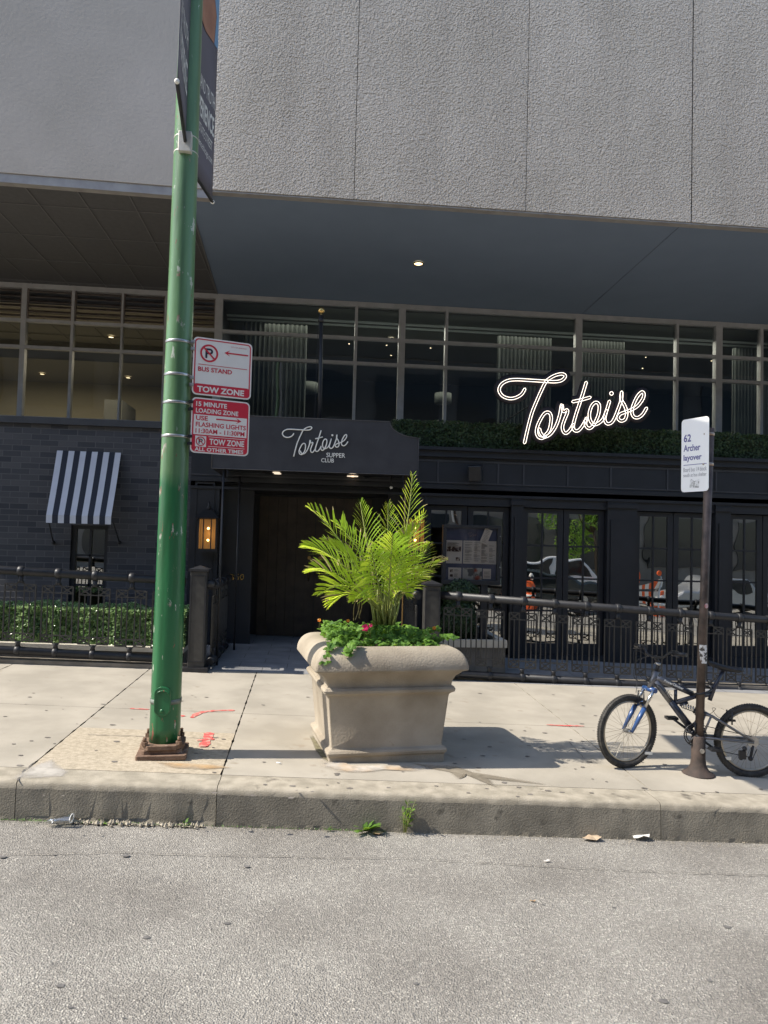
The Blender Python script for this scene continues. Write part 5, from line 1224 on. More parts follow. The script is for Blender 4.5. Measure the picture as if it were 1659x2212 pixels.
# ================================================================== PLANTER
q = PG(711, 1648); rho = R(8); pu = V(math.cos(rho), math.sin(rho), 0); pvv = V(-math.sin(rho), math.cos(rho), 0)
WBs = 254/FPX*q.y/math.cos(rho)*1.0; sz = q.z
plc = q+pu*WBs/2+pvv*WBs/2
pl = thing('stone_planter', (plc.x, plc.y, sz), 'large square carved stone planter with rounded rim, palm and ivy, at the kerb', 'planter')
Hrim = .70
def sq_loft(mb, prof, c, u, v, n=4, sub=1):
    base = len(mb.v); L_ = len(prof)
    for (h, z, rr_) in prof:
        for (a, b) in ((-1, -1), (1, -1), (1, 1), (-1, 1)):
            # rounded corner of 4 points
            cx_, cy_ = a*(h-rr_), b*(h-rr_); st = {(-1, -1): 180, (1, -1): 270, (1, 1): 0, (-1, 1): 90}[(a, b)]
            for k in range(4): an = R(st+30*k); mb.v.append(c+u*(cx_+rr_*math.cos(an))+v*(cy_+rr_*math.sin(an))+V(0, 0, z))
    N = 16
    for i in range(L_-1):
        for k in range(N): j = (k+1) % N; mb.face((base+i*N+k, base+i*N+j, base+(i+1)*N+j, base+(i+1)*N+k), sm=True)
    mb.face([base+k for k in range(N)][::-1]); return base
hB_ = WBs/2; Tb = P(711, 1595, 5).z
hT = hB_+.035
dn = V(plc.x, plc.y, sz); s = 1.0
prof = [(hB_+.0, -.03, .012), (hB_+.002, .035, .012), (hB_+.018, .05, .02), (hB_+.022, .07, .02), (hB_+.012, .085, .015), (hB_-.01, .095, .012), (hB_-.016, .11, .012)]
prof += [(hT-.012, .50, .012), (hT-.005, .515, .012), (hT+.005, .522, .015), (hT+.028, .535, .02), (hT+.032, .555, .02), (hT+.022, .572, .015), (hT+.006, .578, .012), (hT+.004, .592, .012)]
prof += [(hT+.010, .62, .014), (hT+.03, .66, .016), (hT+.065, .69, .02), (hT+.072, .700, .02), (hT+.108, .712, .03)]
for k in range(0, 18):
    a = R(90*k/17); prof.append((hT-.045+.158*math.cos(a)**.85, .722+.163*math.sin(a), .03))
prof += [(hT-.10, .875, .02), (hT-.11, .84, .02)]
m = MB(); sq_loft(m, prof, dn, pu, pvv)
o = m.build('stone_body', M['planter'], pl); es = o.modifiers.new('split', 'EDGE_SPLIT'); es.split_angle = R(28)
m = MB(); b = sq_loft(m, [(hT-.105, .80, .02), (hT-.11, .835, .02)], dn, pu, pvv); m.face([b+16+k for k in range(16)]); m.build('soil', M['soil'], pl)
zrim = sz+.885

# ---- palm
PY = plc.y
palm = thing('potted_palm', (plc.x, plc.y, sz+.83), 'bright green palm with arching feathery fronds growing in the stone planter', 'palm')
rp_ = random.Random(21)
def frond(px0, py0, mid, tip, dyt, ln, n=25, spread=1.0, up_=None, dry=0, start=.24, w_=.0058, fold=.35):
    b0 = P(px0, py0, PY); c0 = P(mid[0], mid[1], PY+dyt*.45); e0 = P(tip[0], tip[1], PY+dyt)
    def B(t): return b0*(1-t)**2+c0*2*t*(1-t)+e0*t*t
    m = MB(); ps = [B(i/14) for i in range(15)]; m.tube(ps, [lerp(.010, .0022, i/14) for i in range(15)], 6, mi=1)
    for i in range(n):
        t = start+(1-start)*(i+.3)/n; p = B(t); T = (B(min(1, t+.02))-B(t-.02)).normalized()
        upv = V(*up_) if up_ else V(0, -.55, .85)
        sd = T.cross(upv)
        if sd.length < .05: sd = V(1, 0, 0)
        sd.normalize(); N = sd.cross(T).normalized()
        prof_ = math.sin(math.pi*min(1, .12+.88*((t-start)/(1-start)))**.75)*.75+.3
        prof_ *= 1-.25*((t-start)/(1-start))
        for sg in (-1, 1):
            L_ = ln*1.28*prof_*rp_.uniform(.88, 1.1); ang = R(lerp(52, 16, (t-start)/(1-start))*spread+rp_.uniform(-5, 5))
            d = (sd*sg*math.sin(ang)+T*math.cos(ang)+N*fold*rp_.uniform(.6, 1.2)).normalized(); wv = (T*.75-N*.45+V(0, .1, 0)).normalized()
            wv = (wv-d*wv.dot(d)).normalized(); b = len(m.v); K = 5; mi = 2 if (dry and rp_.random() < dry) else 0
            for k in range(K+1):
                s_ = k/K; c = p+d*L_*s_+V(0, 0, -1)*L_*.24*s_*s_*rp_.uniform(.9, 1.1)
                ww = w_*math.sin(math.pi*(.12+.88*(1-s_))**.8)*(1.0 if s_ < .98 else .1)+.0006
                m.v += [c-wv*ww, c+wv*ww]
            for k in range(K): m.face((b+2*k, b+2*k+1, b+2*k+3, b+2*k+2), 2 if (mi == 2 or (dry and k >= 3 and rp_.random() < .12) or (k == K-1 and rp_.random() < .07)) else 0, True)
    m.build('frond', [M['palm'], M['palmstem'], M['palmdry']], palm)
F = [ # base px, mid px, tip px, dy, leaflet length
 (818, 1330, (760, 1170), (668, 1098), -.10, .30), (822, 1330, (790, 1160), (778, 1085), .15, .24), (828, 1330, (840, 1160), (838, 1088), .2, .22),
 (836, 1330, (882, 1170), (891, 1024), .05, .27), (840, 1330, (880, 1190), (915, 1110), .2, .26), (838, 1325, (860, 1180), (905, 1140), -.25, .24),
 (826, 1325, (740, 1190), (660, 1180), .0, .26), (824, 1330, (730, 1220), (672, 1235), .1, .24), (828, 1330, (760, 1230), (690, 1285), -.25, .24),
 (822, 1330, (770, 1250), (715, 1305), -.1, .22), (845, 1325, (890, 1240), (962, 1208), .0, .14),
 (836, 1330, (870, 1230), (915, 1250), .15, .20), (830, 1335, (800, 1190), (722, 1128), .25, .24),
 (826, 1332, (780, 1210), (700, 1170), -.30, .24), (838, 1332, (868, 1200), (885, 1165), -.3, .24), (838, 1332, (858, 1250), (880, 1290), -.2, .18),
 (826, 1332, (800, 1270), (762, 1300), -.35, .2), (840, 1330, (900, 1220), (925, 1180), .1, .22),
]
for i_, f in enumerate(F):
    frond(f[0], f[1], f[2], f[3], f[4], f[5], n=rp_.choice((19, 21, 24)), spread=rp_.uniform(.72, 1.0), dry=.5 if f[3][0] > 950 else rp_.choice((.0, .02, .10)), fold=rp_.uniform(.2, .7), w_=rp_.uniform(.0055, .0074))
# frond that leans to the camera, herringbone
frond(838, 1330, (842, 1240), (848, 1158), -.45, .30, n=24, spread=1.35, up_=(0, -1, .12), start=.30, fold=-.1)
frond(832, 1330, (815, 1250), (800, 1180), -.4, .27, n=22, spread=1.2, up_=(0.2, -1, .3), start=.3)
m = MB()
for k in range(26):
    x = rp_.uniform(808, 852); a = P(x, 1350, PY+rp_.uniform(-.08, .08)); b = P(830+(x-830)*1.5+rp_.uniform(-8, 8), rp_.uniform(1255, 1300), a.y); m.tube([a, lerp(a, b, .5)+V(rp_.uniform(-.01, .01), 0, 0), b], [.009, .007, .004], 6)
m.build('stem', M['palmstem'], palm)
m = MB()
for (x, y, x2, y2) in ((772, 1290, 768, 1345), (795, 1262, 778, 1300), (860, 1258, 880, 1270), (905, 1190, 920, 1195), (888, 1212, 905, 1200), (800, 1255, 812, 1300), (935, 1210, 962, 1206)):
    for j in range(4):
        a = P(x+rp_.uniform(-6, 6), y, PY-.2+.1*j); b = P(x2+rp_.uniform(-10, 10), y2+rp_.uniform(-10, 5), PY-.2+.1*j); c = lerp(a, b, .5)+V(rp_.uniform(-.03, .03), 0, .03)
        m.tube(catmull([a, c, b], 4), .0035, 4)
    m.build('withered_leaf', M['palmdry'], palm); m = MB()

# ---- ivy and other leaves in the planter
ivy = thing('ivy', (plc.x, plc.y, zrim-.05), 'green ivy and bedding leaves filling the stone planter and trailing over its rim', 'ivy')
def ivyleaf(mb, p, nrm, s_, rr):
    u = nrm.orthogonal().normalized(); u = Matrix.Rotation(rr.uniform(0, 6.28), 3, nrm) @ u; v = nrm.cross(u); b = len(mb.v)
    sh = [(0, -.5), (.45, -.45), (.55, -.1), (.32, .1), (.25, .45), (0, .75), (-.25, .45), (-.32, .1), (-.55, -.1), (-.45, -.45)]
    mb.v.append(p+nrm*s_*.1)
    for (a, c) in sh: mb.v.append(p+u*a*s_+v*c*s_-nrm*s_*.12*rr.random())
    for k in range(10): mb.face((b, b+1+k, b+1+(k+1) % 10))
m = MB(); rr = random.Random(8); st = MB()
for i in range(1150):
    a, b = rr.uniform(-1, 1), rr.uniform(-1, 1); hgt = .03+.09*(1-max(abs(a), abs(b)))+.07*rr.random()
    if a < -.45: hgt += .06*rr.random()
    p = dn+pu*a*(hT-.06)+pvv*b*(hT-.06)+V(0, 0, .86+hgt*rr.uniform(.2, 1)); nrm = V(rr.gauss(0, .45), rr.gauss(-.35, .45), 1).normalized()
    ivyleaf(m, p, nrm, rr.uniform(.025, .055), rr)
# trailing strands over the left front corner and front
for (a0, b0, a1, b1, dz) in ((-.8, -.9, -1.05, -1.12, -.12), (-.55, -.95, -.7, -1.16, -.06), (.85, -.5, 1.0, -.9, .05), (.8, .2, 1.05, .1, .05)):
    pts = []
    for k in range(7):
        t = k/6; p = dn+pu*lerp(a0, a1, t)*(hT+.02)+pvv*lerp(b0, b1, t)*(hT+.02)+V(0, 0, .90+.03*math.sin(math.pi*t)+dz*t*t); pts.append(p)
        for j in range(3): ivyleaf(m, p+V(rr.gauss(0, .015), rr.gauss(-.01, .01), rr.uniform(0, .02)), V(rr.gauss(0, .3), -.7, 1).normalized(), rr.uniform(.035, .06), rr)
    st.tube(pts, .003, 4)
m.build('leaves', M['ivy'], ivy); st.build('vine_stem', M['palmstem'], ivy)
def flower(px, py, mm, r_, label, dy=-.38, grp=None):
    p = P(px, py, PY+dy); th = thing('flower', p, label, 'flower', grp); m = MB(); nrm = V(.1, -.9, .35).normalized(); u = V(1, 0, 0); v = nrm.cross(u).normalized()
    for k in range(5):
        a = 2*math.pi*k/5; d = u*math.cos(a)+v*math.sin(a); e = nrm.cross(d); b = len(m.v)
        m.v += [p, p+d*r_*.6+e*r_*.5+nrm*.004, p+d*r_*1.05+e*r_*.22, p+d*r_*1.0-e*r_*.22, p+d*r_*.6-e*r_*.5+nrm*.004]; m.face(range(b, b+5))
    m.build('petals', mm, th); m = MB(); m.tube([p, p+V(0, .03, -.08)], .002, 4); m.build('flower_stem', M['palmstem'], th)
flower(939-1+0, 1357, M['petaly'], .018, 'small orange flower at the right end of the planter', .1)
flower(789, 1356, M['petal'], .030, 'open crimson flower in the middle of the planter foliage')
flower(801, 1351, M['petal'], .016, 'small crimson bud just right of the open crimson flower')
flower(752, 1345-4, M['petaly'], .014, 'small orange flower among the ivy left of the palm stems', -.2)
flower(690, 1340, M['petaly'], .016, 'small orange flower at the left end of the planter', 0.0)

# ================================================================== BICYCLE
ks = .256/FPX; bk0 = PG(1361, 1663); bk1 = PG(1630, 1683)
bk0.y += .06; bk1.y += .06
bd = (bk1-bk0); bd.z = 0; bL = bd.length; bdir = bd.normalized(); bz0, bz1 = bk0.z, bk1.z
sB_ = bL/1048*1.0
bike = thing('bicycle', bk0, 'blue and silver mountain bicycle with black tyres locked to the bus stop post', 'bicycle')
bnr_ = V(-bdir.y, bdir.x, 0)     # away from the camera
if bnr_.y < 0: bnr_ = -bnr_
def bk(zx, zy, off=0):
    t = (zx-497)/1048; z = lerp(bk0.z, bk1.z, t)+.298+((1030+.0735*(zx-497))-zy)*sB_
    return V(bk0.x, bk0.y, 0)+bdir*(zx-497)*sB_+bnr_*off+V(0, 0, z)
tyre = mat('black_tyre', (.022, .021, .020), (.06, .056, .05), 30, .75, bump=.4, bscale=90); rimm = mat('bare_rim', (.50, .46, .38), (.42, .38, .31), 20, .3, metal=.8); spk = mat('steel_spoke', (.55, .52, .47), rough=.25, metal=1)
fsil = mat('silver_frame_paint', (.20, .197, .20), (.16, .16, .17), 6, .4, metal=.5, coat=.3); fblk = mat('black_blue_frame_paint', (.020, .024, .040), (.032, .036, .055), 6, .3, coat=.4); fblu = mat('blue_fork_paint', (.025, .065, .19), (.03, .08, .22), 6, .3, coat=.5); blkp = mat('black_plastic', (.02, .02, .022), rough=.45)
def wheel(c, ax_, r_=.298):
    ax_ = ax_.normalized(); u = VZ; v = ax_.cross(u).normalized(); w_ = MB()
    N = 56; w_.tube([c+u*math.cos(2*math.pi*k/N)*(r_-.026)+v*math.sin(2*math.pi*k/N)*(r_-.026) for k in range(N)], .025, 10, closed=True)
    for k in range(90):
        a = 2*math.pi*k/90
        for (s_, ph) in ((-.017, 0), (0, .5), (.017, 0)):
            a2 = a+ph*2*math.pi/90; d = u*math.cos(a2)+v*math.sin(a2); t_ = -u*math.sin(a2)+v*math.cos(a2); h = r_-.001-(abs(s_)*.5)
            w_.obox(c+d*h+ax_*s_, ax_, t_, d, -.005, .005, -.0065, .0065, -.007, .0035)
    par = bpy.data.objects.new('wheel', None); col.objects.link(par); par.parent = bike; par.location = c-bike.location
    w_.build('tyre', tyre, par)
    m = MB(); m.tube([c+u*math.cos(2*math.pi*k/N)*(r_-.058)+v*math.sin(2*math.pi*k/N)*(r_-.058) for k in range(N)], .010, 8, closed=True); m.build('rim', rimm, par)
    m = MB()
    for k in range(36):
        a = 2*math.pi*k/36; s_ = 1 if k % 2 else -1; a2 = a+R(35)*(1 if (k//2) % 2 else -1)
        m.tube([c+ax_*s_*.028+(u*math.cos(a2)+v*math.sin(a2))*.02, c+(u*math.cos(a)+v*math.sin(a))*(r_-.062)], .0011, 4)
    m.build('spokes', spk, par)
    m = MB(); m.tube([c-ax_*.045, c-ax_*.03, c+ax_*.03, c+ax_*.045], [.012, .018, .018, .012], 12); m.lathe(c-ax_*.05, [(.006, 0), (.006, .1)], 8, ax=ax_); m.build('hub', M['steel'], par)
    return par
ta = R(24)
Hf = bk(497, 1030); 
fdir = (-bdir*math.cos(ta)-bnr_*math.sin(ta)).normalized(); fax = V(-fdir.y, fdir.x, 0)
hd1 = bk(735, 530); hd0 = bk(690, 655); sa = (hd1-hd0).normalized()
crown = hd0-sa*.02
# wheel centre: forward of the crown in the steered direction
cz = Hf.z; base = crown+(-sa)*((crown.z-cz)/sa.z); fc = Hf.copy(); side_ax = fdir.cross(VZ).normalized()
wheel(fc, side_ax); rc_ = bk(1548, 1112); wheel(rc_, bnr_)
m = MB(); m.tube([bk(738, 520), bk(686, 665)], .026, 14); m.tube([bk(735, 572), bk(880, 640)], [.028, .024], 12); m.tube([bk(728, 600), bk(870, 790)], [.028, .026], 12); m.build('head_tube', fsil, bike)
m = MB(); m.tube([bk(860, 628), bk(1050, 715)], [.025, .021], 12); m.tube([bk(860, 775), bk(1035, 1000)], [.027, .03], 12); m.tube([bk(905, 680), bk(905, 790)], .014, 8)
m.tube([bk(900, 790), bk(1060, 740), bk(1210, 712)], [.02, .018, .016], 10); m.tube([bk(1050, 720), bk(1100, 745), bk(1215, 720)], .014, 8); m.tube([bk(1195, 770), bk(1238, 650), bk(1305, 525)], [.018, .017, .014], 10)
m.tube([bk(940, 810), bk(1010, 790)], .012, 8); m.tube([bk(1035, 1000), bk(1085, 960), bk(1120, 880)], .018, 8); m.lathe(bk(1055, 1045, -.035), [(.022, 0), (.022, .07)], 14, ax=bnr_); m.tube([bk(1010, 990), bk(1055, 1045)], .022, 8); m.build('frame', fblk, bike)
m = MB()
for s_ in (-.055, .055):
    m.tube([bk(1120, 880, s_*.5), bk(1190, 890, s_), bk(1545, 1105, s_*1.1)], [.012, .011, .009], 8); m.tube([bk(1090, 1072, s_*.8), bk(1545, 1115, s_*1.1)], [.012, .010], 8); m.tube([bk(1130, 1040, s_*.8), bk(1185, 895, s_)], .009, 8)
m.build('swing_arm', fsil, bike)
m = MB(); a, b = bk(955, 810), bk(1130, 870); pts = [lerp(a, b, i/60)+(V(0, 0, 1)*math.cos(i*.9)+bnr_*math.sin(i*.9))*.022 for i in range(61)]; m.tube(pts, .0045, 5); m.build('shock_spring', M['chrome'], bike)
# fork
m = MB(); ch = MB(); hubw = .052
for s_ in (-1, 1):
    top = crown+side_ax*s_*.055+fdir*.01; bot = fc+side_ax*s_*hubw+V(0, 0, .0); mid = lerp(top, bot, .42); ch.tube([top, mid], .014, 10); m.tube([mid, lerp(mid, bot, .5), bot], [.020, .018, .012], 12)
    top2 = top
m.tube([crown+side_ax*.07, crown-side_ax*.07], .022, 10); br = lerp(crown, fc, .45); m.tube([lerp(crown+side_ax*.055, fc+side_ax*hubw, .42), br+V(0, 0, .045)-fdir*.03, lerp(crown-side_ax*.055, fc-side_ax*hubw, .42)], .013, 8)
fk = m.build('fork', fblu, bike); ch.build('stanchion', M['chrome'], fk)
# stem and handlebar
sb = bk(745, 455); m = MB(); sc_ = hd1+sa*.09; bc = sc_+fdir*.05+V(0, 0, .05)
m.tube([hd1, sc_], .016, 10); m.tube([sc_-sa*.02, bc], .017, 10); m.build('stem', blkp, bike)
m = MB(); hl, hr = bc+side_ax*.29+V(0, 0, .05)-fdir*.05, bc-side_ax*.29+V(0, 0, .05)-fdir*.05
bar = [hl, bc+side_ax*.15+V(0, 0, .05)-fdir*.02, bc+side_ax*.08, bc-side_ax*.08, bc-side_ax*.15+V(0, 0, .05)-fdir*.02, hr]; m.tube(catmull(bar, 3), .011, 8); hb_ = m.build('handlebar', M['iron'], bike)
for (e, s_) in ((hl, 1), (hr, -1)):
    m = MB(); m.tube([e, lerp(e, bar[1] if s_ > 0 else bar[4], .8)], .017, 10); m.build('grip', blkp, hb_)
    m = MB(); k0 = e-side_ax*s_*.12; m.tube([k0, k0+fdir*.04-V(0, 0, .01), k0+fdir*.05+side_ax*s_*.09-V(0, 0, .02)], .006, 6); m.obox(k0, side_ax, fdir, VZ, -.025, .025, -.01, .03, -.018, .018); m.build('brake_lever', blkp, hb_)
# saddle
m = MB(); sN, sT = bk(1185, 445), bk(1465, 510); b = len(m.v); K = 9; ups = []
for i in range(K+1):
    t = i/K; c = lerp(sN, sT, t)+V(0, 0, -.012*math.sin(math.pi*t)); wd = lerp(.018, .075, max(0, (t-.3)/.7)**1.3) if t > .3 else .02
    if i == 0: wd = .012
    if i == K: wd = .05
    for k in range(10):
        a = 2*math.pi*k/10; m.v.append(c+bnr_*wd*math.cos(a)+V(0, 0, (.020 if math.sin(a) > 0 else .028)*math.sin(a)*(.6 if i in (0, K) else 1)))
for i in range(K):
    for k in range(10): l = (k+1) % 10; m.face((b+i*10+k, b+i*10+l, b+(i+1)*10+l, b+(i+1)*10+k), sm=True)
m.face(range(b, b+10)); m.face(range(b+K*10, b+K*10+10)); m.build('saddle', blkp, bike)
m = MB(); m.tube([bk(1240, 660), bk(1312, 520)], .013, 10); 
for s_ in (-.02, .02): m.tube([bk(1230, 475, s_), bk(1290, 515, s_), bk(1400, 525, s_)], .004, 6)
m.build('seat_post', M['iron'], bike)
# drivetrain
m = MB(); bb = bk(1055, 1050, -.05)
for (r_, o_) in ((.088, 0), (.07, .008)):
    m.tube([bb+bnr_*o_+V(0, 0, 1)*r_*math.cos(2*math.pi*k/36)+bdir*r_*math.sin(2*math.pi*k/36) for k in range(36)], .005, 5, closed=True)
for k in range(5): a = 2*math.pi*k/5; m.tube([bb, bb+(V(0, 0, 1)*math.cos(a)+bdir*math.sin(a))*.086], .008, 5)
for k in range(42): a = 2*math.pi*k/42; m.obox(bb+(V(0, 0, 1)*math.cos(a)+bdir*math.sin(a))*.092, bnr_, bdir, VZ, -.002, .002, -.003, .003, -.003, .003)
m.build('chainring', blkp, bike)
m = MB(); cr = bb-bnr_*.015; ca = R(-35); cd = bdir*math.cos(ca)+V(0, 0, 1)*math.sin(ca)
m.tube([cr, cr+cd*.165], [.012, .009], 8); pdl = cr+cd*.165-bnr_*.05; m.obox(pdl, bdir, bnr_, VZ, -.045, .045, -.04, .04, -.010, .010); cr2 = bb+bnr_*.11; m.tube([cr2, cr2-cd*.165], [.012, .009], 8); m.obox(cr2-cd*.165+bnr_*.05, bdir, bnr_, VZ, -.045, .045, -.04, .04, -.01, .01); m.build('crank', M['iron'], bike)
m = MB(); rs = rc_-bnr_*.04
for r_ in (.045, .035, .026): m.lathe(rs-bnr_*.004+bnr_*(.045-r_)*.4, [(r_, 0), (r_, .003)], 20, ax=bnr_)
m.build('cassette', M['steel'], bike)
m = MB(); m.tube([bb+V(0, 0, .088), rs+V(0, 0, .04)], .004, 4); m.tube([bb-V(0, 0, .088), rs-V(-.0, 0, .13), rs-V(0, 0, .06)+bdir*.03], .004, 4); m.tube([rs+bdir*.0-V(0, 0, .03), rs-V(0, 0, .13)-bdir*.02], .012, 6); m.ball(rs-V(0, 0, .135)-bdir*.02, .02, 10); m.build('chain', M['iron'], bike)
# cables and lock, reflector lettering
m = MB()
for k_, (a, b, c, d) in enumerate(((bc+fdir*.05, bk(560, 420, -.05), bk(540, 560, -.02), bk(640, 640)), (bc, bk(620, 420, .03), bk(600, 560), bk(760, 640, -.03)), (bc+side_ax*.1, bk(560, 360, .05), bk(580, 600, .02), bk(560, 700, -.02)))):
    m.tube(catmull([a, b, c, d], 8), .0028, 5)
m.tube(catmull([bk(760, 640, -.03), bk(850, 760, -.035), bk(1000, 985, -.035)], 6), .0025, 5); m.tube(catmull([bk(1110, 900, -.03), bk(1150, 850), bk(1190, 900, .02), bk(1240, 840, -.02), bk(1210, 835, -.02), bk(1250, 900, -.03), bk(1340, 940, -.03)], 6), .002, 5)
m.build('cable', blkp, bike)
m = MB()
for s_ in (-1, 1):
    q0 = lerp(crown, fc, .40)+side_ax*s_*.04-fdir*.0+V(0, 0, .03); m.tube([q0-V(0, 0, .03), q0+V(0, 0, .09)-side_ax*s_*.01], .007, 6); m.obox(q0-side_ax*s_*.018, side_ax, fdir, VZ, -.008, .008, -.035, .035, -.008, .008)
m.tube([lerp(crown, fc, .40)+side_ax*.03+V(0, 0, .12), lerp(crown, fc, .40)-side_ax*.03+V(0, 0, .12)], .003, 5); m.build('front_brake', blkp, bike)
m = MB()
for s_ in (-1, 1):
    q0 = bk(1365, 935, s_*.05); m.tube([q0-V(0, 0, .03), q0+V(0, 0, .07)], .007, 6); m.obox(q0-bnr_*s_*.02, bdir, bnr_, VZ, -.035, .035, -.008, .008, -.008, .008)
m.build('rear_brake', blkp, bike)
m = MB(); m.obox(bk(1340, 1260, -.01), bdir, bnr_, VZ, -.035, .035, -.006, .006, -.012, .012); m.build('spoke_reflector', M['white'], bike); m = MB(); m.obox(bk(680, 1220, .0), bdir, bnr_, VZ, -.03, .03, -.005, .005, -.010, .010); m.build('spoke_reflector', M['white'], bike)
m = MB(); m.obox(bk(1445, 1215, -.055), bdir, bnr_, VZ, -.02, .03, -.015, .015, -.035, .03); m.ball(bk(1440, 1245, -.055), .018, 8); m.ball(bk(1470, 1165, -.055), .020, 8); m.build('derailleur', blkp, bike)
m = MB(); m.obox(bk(1100, 870, -.02), bdir, bnr_, VZ, -.03, .03, -.02, .02, -.025, .03); m.tube([bk(1060, 860, 0), bk(1150, 880, 0)], .02, 8); m.build('shock_mount', blkp, bike)
m = MB(); a, b = bk(820, 680, -.034), bk(880, 770, -.034); ux = (b-a).normalized(); uz = (VZ-ux*ux.z).normalized(); add_text(m, 'NG', a-uz*.02, ux, uz, 0, .06, 0, .035, bold=.02)
a, b = fc+side_ax*.075+V(0, 0, .06)+(crown-fc)*.12, fc+side_ax*.075+(crown-fc)*.42; m.build('tube_lettering', M['steel'], bike)
for (a, b) in ((bk(745, 465), bk(725, 500)),):
    m = MB(); m.lathe(a, [(.024, 0), (.024, .02)], 12, ax=sa); m.build('headset_cap', M['steel'], bike)
lk = thing('cable_lock', bk(1100, 680), 'black coated cable lock looped round the rusty post and bicycle frame', 'bike lock')
pp = pax(bk(1085, 680).z); c0_ = bk(1040, 690, .0)
m = MB(); m.tube(catmull([c0_+V(0, 0, -.02), pp+V(-.06, -.03, -.02), pp+V(-.02, -.07, -.01), pp+V(.05, -.05, .01), pp+V(.08, .0, .02), bk(1120, 650, .06), bk(1000, 660, .08)], 6, closed=True), .009, 8); m.build('cable_loop', blkp, lk)
m = MB(); a, b = bk(775, 585, -.032), bk(960, 668, -.032); ux = (b-a).normalized(); uz = V(-ux.z*bdir.x, -ux.z*bdir.y, 1).normalized()
uz = (VZ-ux*ux.z).normalized(); add_text(m, 'PowerClimber', a-uz*.008, ux, uz, .02, (b-a).length, 0, .020, bold=.035); m.build('frame_lettering', M['white'], bike)

# ================================================================== SMALL THINGS ON THE GROUND
def weed(px, py, n, h, label, kind=0, gf=GR):
    d = PG(px, py, GR); base = V(d.x, YC-.015, GR(d.x, 0)); th = thing('weed', base, label, 'weed'); m = MB(); rr = random.Random(int(px)); st = MB()
    for i in range(n):
        a = rr.uniform(0, 6.28); o_ = V(math.cos(a), math.sin(a)*.6-.3, 0)
        if kind == 0:   # broad rosette
            L_ = h*rr.uniform(.6, 1.2); dr = (o_+V(0, 0, .35+rr.random()*.7)).normalized(); sd = dr.cross(VZ).normalized(); b = len(m.v); K = 6
            for k in range(K+1):
                t = k/K; c = base+dr*L_*t-V(0, 0, 1)*L_*.25*t*t; w_ = L_*.16*math.sin(math.pi*(.1+.85*t))*(1 if k % 2 else .6); m.v += [c-sd*w_, c+sd*w_]
            for k in range(K): m.face((b+2*k, b+2*k+1, b+2*k+3, b+2*k+2))
        else:
            top_ = base+o_*.05*rr.random()+V(o_.x*.03, 0, h*rr.uniform(.6, 1)); st.tube([base+o_*.01, lerp(base, top_, .6), top_], [.003, .002, .001], 5)
            for k in range(8):
                t = .25+.75*k/8; c = lerp(base, top_, t); dr = V(rr.gauss(0, 1), rr.gauss(-.3, 1), .5).normalized(); L_ = h*.30*rr.uniform(.5, 1); sd = dr.cross(VZ).normalized(); b = len(m.v)
                m.v += [c, c+dr*L_*.5-sd*.007, c+dr*L_, c+dr*L_*.5+sd*.007]; m.face((b, b+1, b+2, b+3))
    m.build('leaves', M['ivy'], th)
    if kind: st.build('stem', M['palmstem'], th)
weed(790, 1800, 16, .13, 'leafy green dandelion-like weed rosette at the kerb foot, left of the tall weed')
weed(873, 1798, 6, .24, 'tall slender green weed growing from the kerb foot below the planter', 1)
weed(400, 1782, 8, .06, 'small green weed sprig at the kerb foot just right of the green pole')
weed(222, 1776, 8, .05, 'low green weed tuft at the kerb foot, left of the green pole')
weed(708, 1792, 6, .04, 'tiny green weed at the kerb foot below the left side of the planter')
moss = MB(); rr = random.Random(31)
for k in range(900):
    x = rr.choice([rr.uniform(-3.0, -1.0), rr.uniform(-3.2, .6)]); p = V(x, YC-.005-abs(rr.gauss(0, .012)), GR(x, 0)+.002); d = V(rr.gauss(0, 1), rr.gauss(-.5, 1), 1).normalized()*rr.uniform(.006, .016); s_ = V(.004, 0, 0); b = len(moss.v); moss.v += [p-s_, p+s_, p+d]; moss.face((b, b+1, b+2))
tag(moss.build('moss', M['hedge']), 'thin moss and seedlings in the crack along the kerb foot', 'moss', kind='stuff')
# plastic cup
p = PG(132, 1783, GR); th = thing('plastic_cup', p, 'crushed clear plastic cup lying on the road at the kerb', 'cup')
m = MB(); ax_ = V(1, .15, .05).normalized(); c = p+V(-.08, 0, .03); b = len(m.v); n = 16
for i in range(5):
    for k in range(n):
        a = 2*math.pi*k/n; r_ = lerp(.028, .045, i/4)*(1+.12*math.sin(3*a+i)); m.v.append(c+ax_*i*.035+V(0, math.cos(a)*r_, math.sin(a)*r_*.55))
for i in range(4):
    for k in range(n): l = (k+1) % n; m.face((b+i*n+k, b+i*n+l, b+(i+1)*n+l, b+(i+1)*n+k), sm=True)
m.face(range(b, b+n)); cupm = glass('clear_plastic', (.85, .86, .85), .15, rough=.15); m.build('cup_wall', cupm, th)
m = MB(); m.tube([c+ax_*.14+V(0, math.cos(2*math.pi*k/n)*.046, math.sin(2*math.pi*k/n)*.026) for k in range(n)], .003, 5, closed=True); m.build('cup_rim', M['white'], th)
def crumple(name, px, py, r_, mm, label, cat, flat_=.3, seed=1, gf=GR):
    p = PG(px, py, gf); rr = random.Random(seed); m = MB(); n = 9; b = len(m.v); m.v.append(p+V(0, 0, r_*flat_))
    for k in range(n): a = 2*math.pi*k/n; q_ = r_*rr.uniform(.6, 1.3); m.v.append(p+V(math.cos(a)*q_, math.sin(a)*q_*.6, r_*flat_*rr.uniform(.1, 1.2)+.002))
    for k in range(n): m.face((b, b+1+k, b+1+(k+1) % n))
    tag(m.build(name, mm), label, cat)
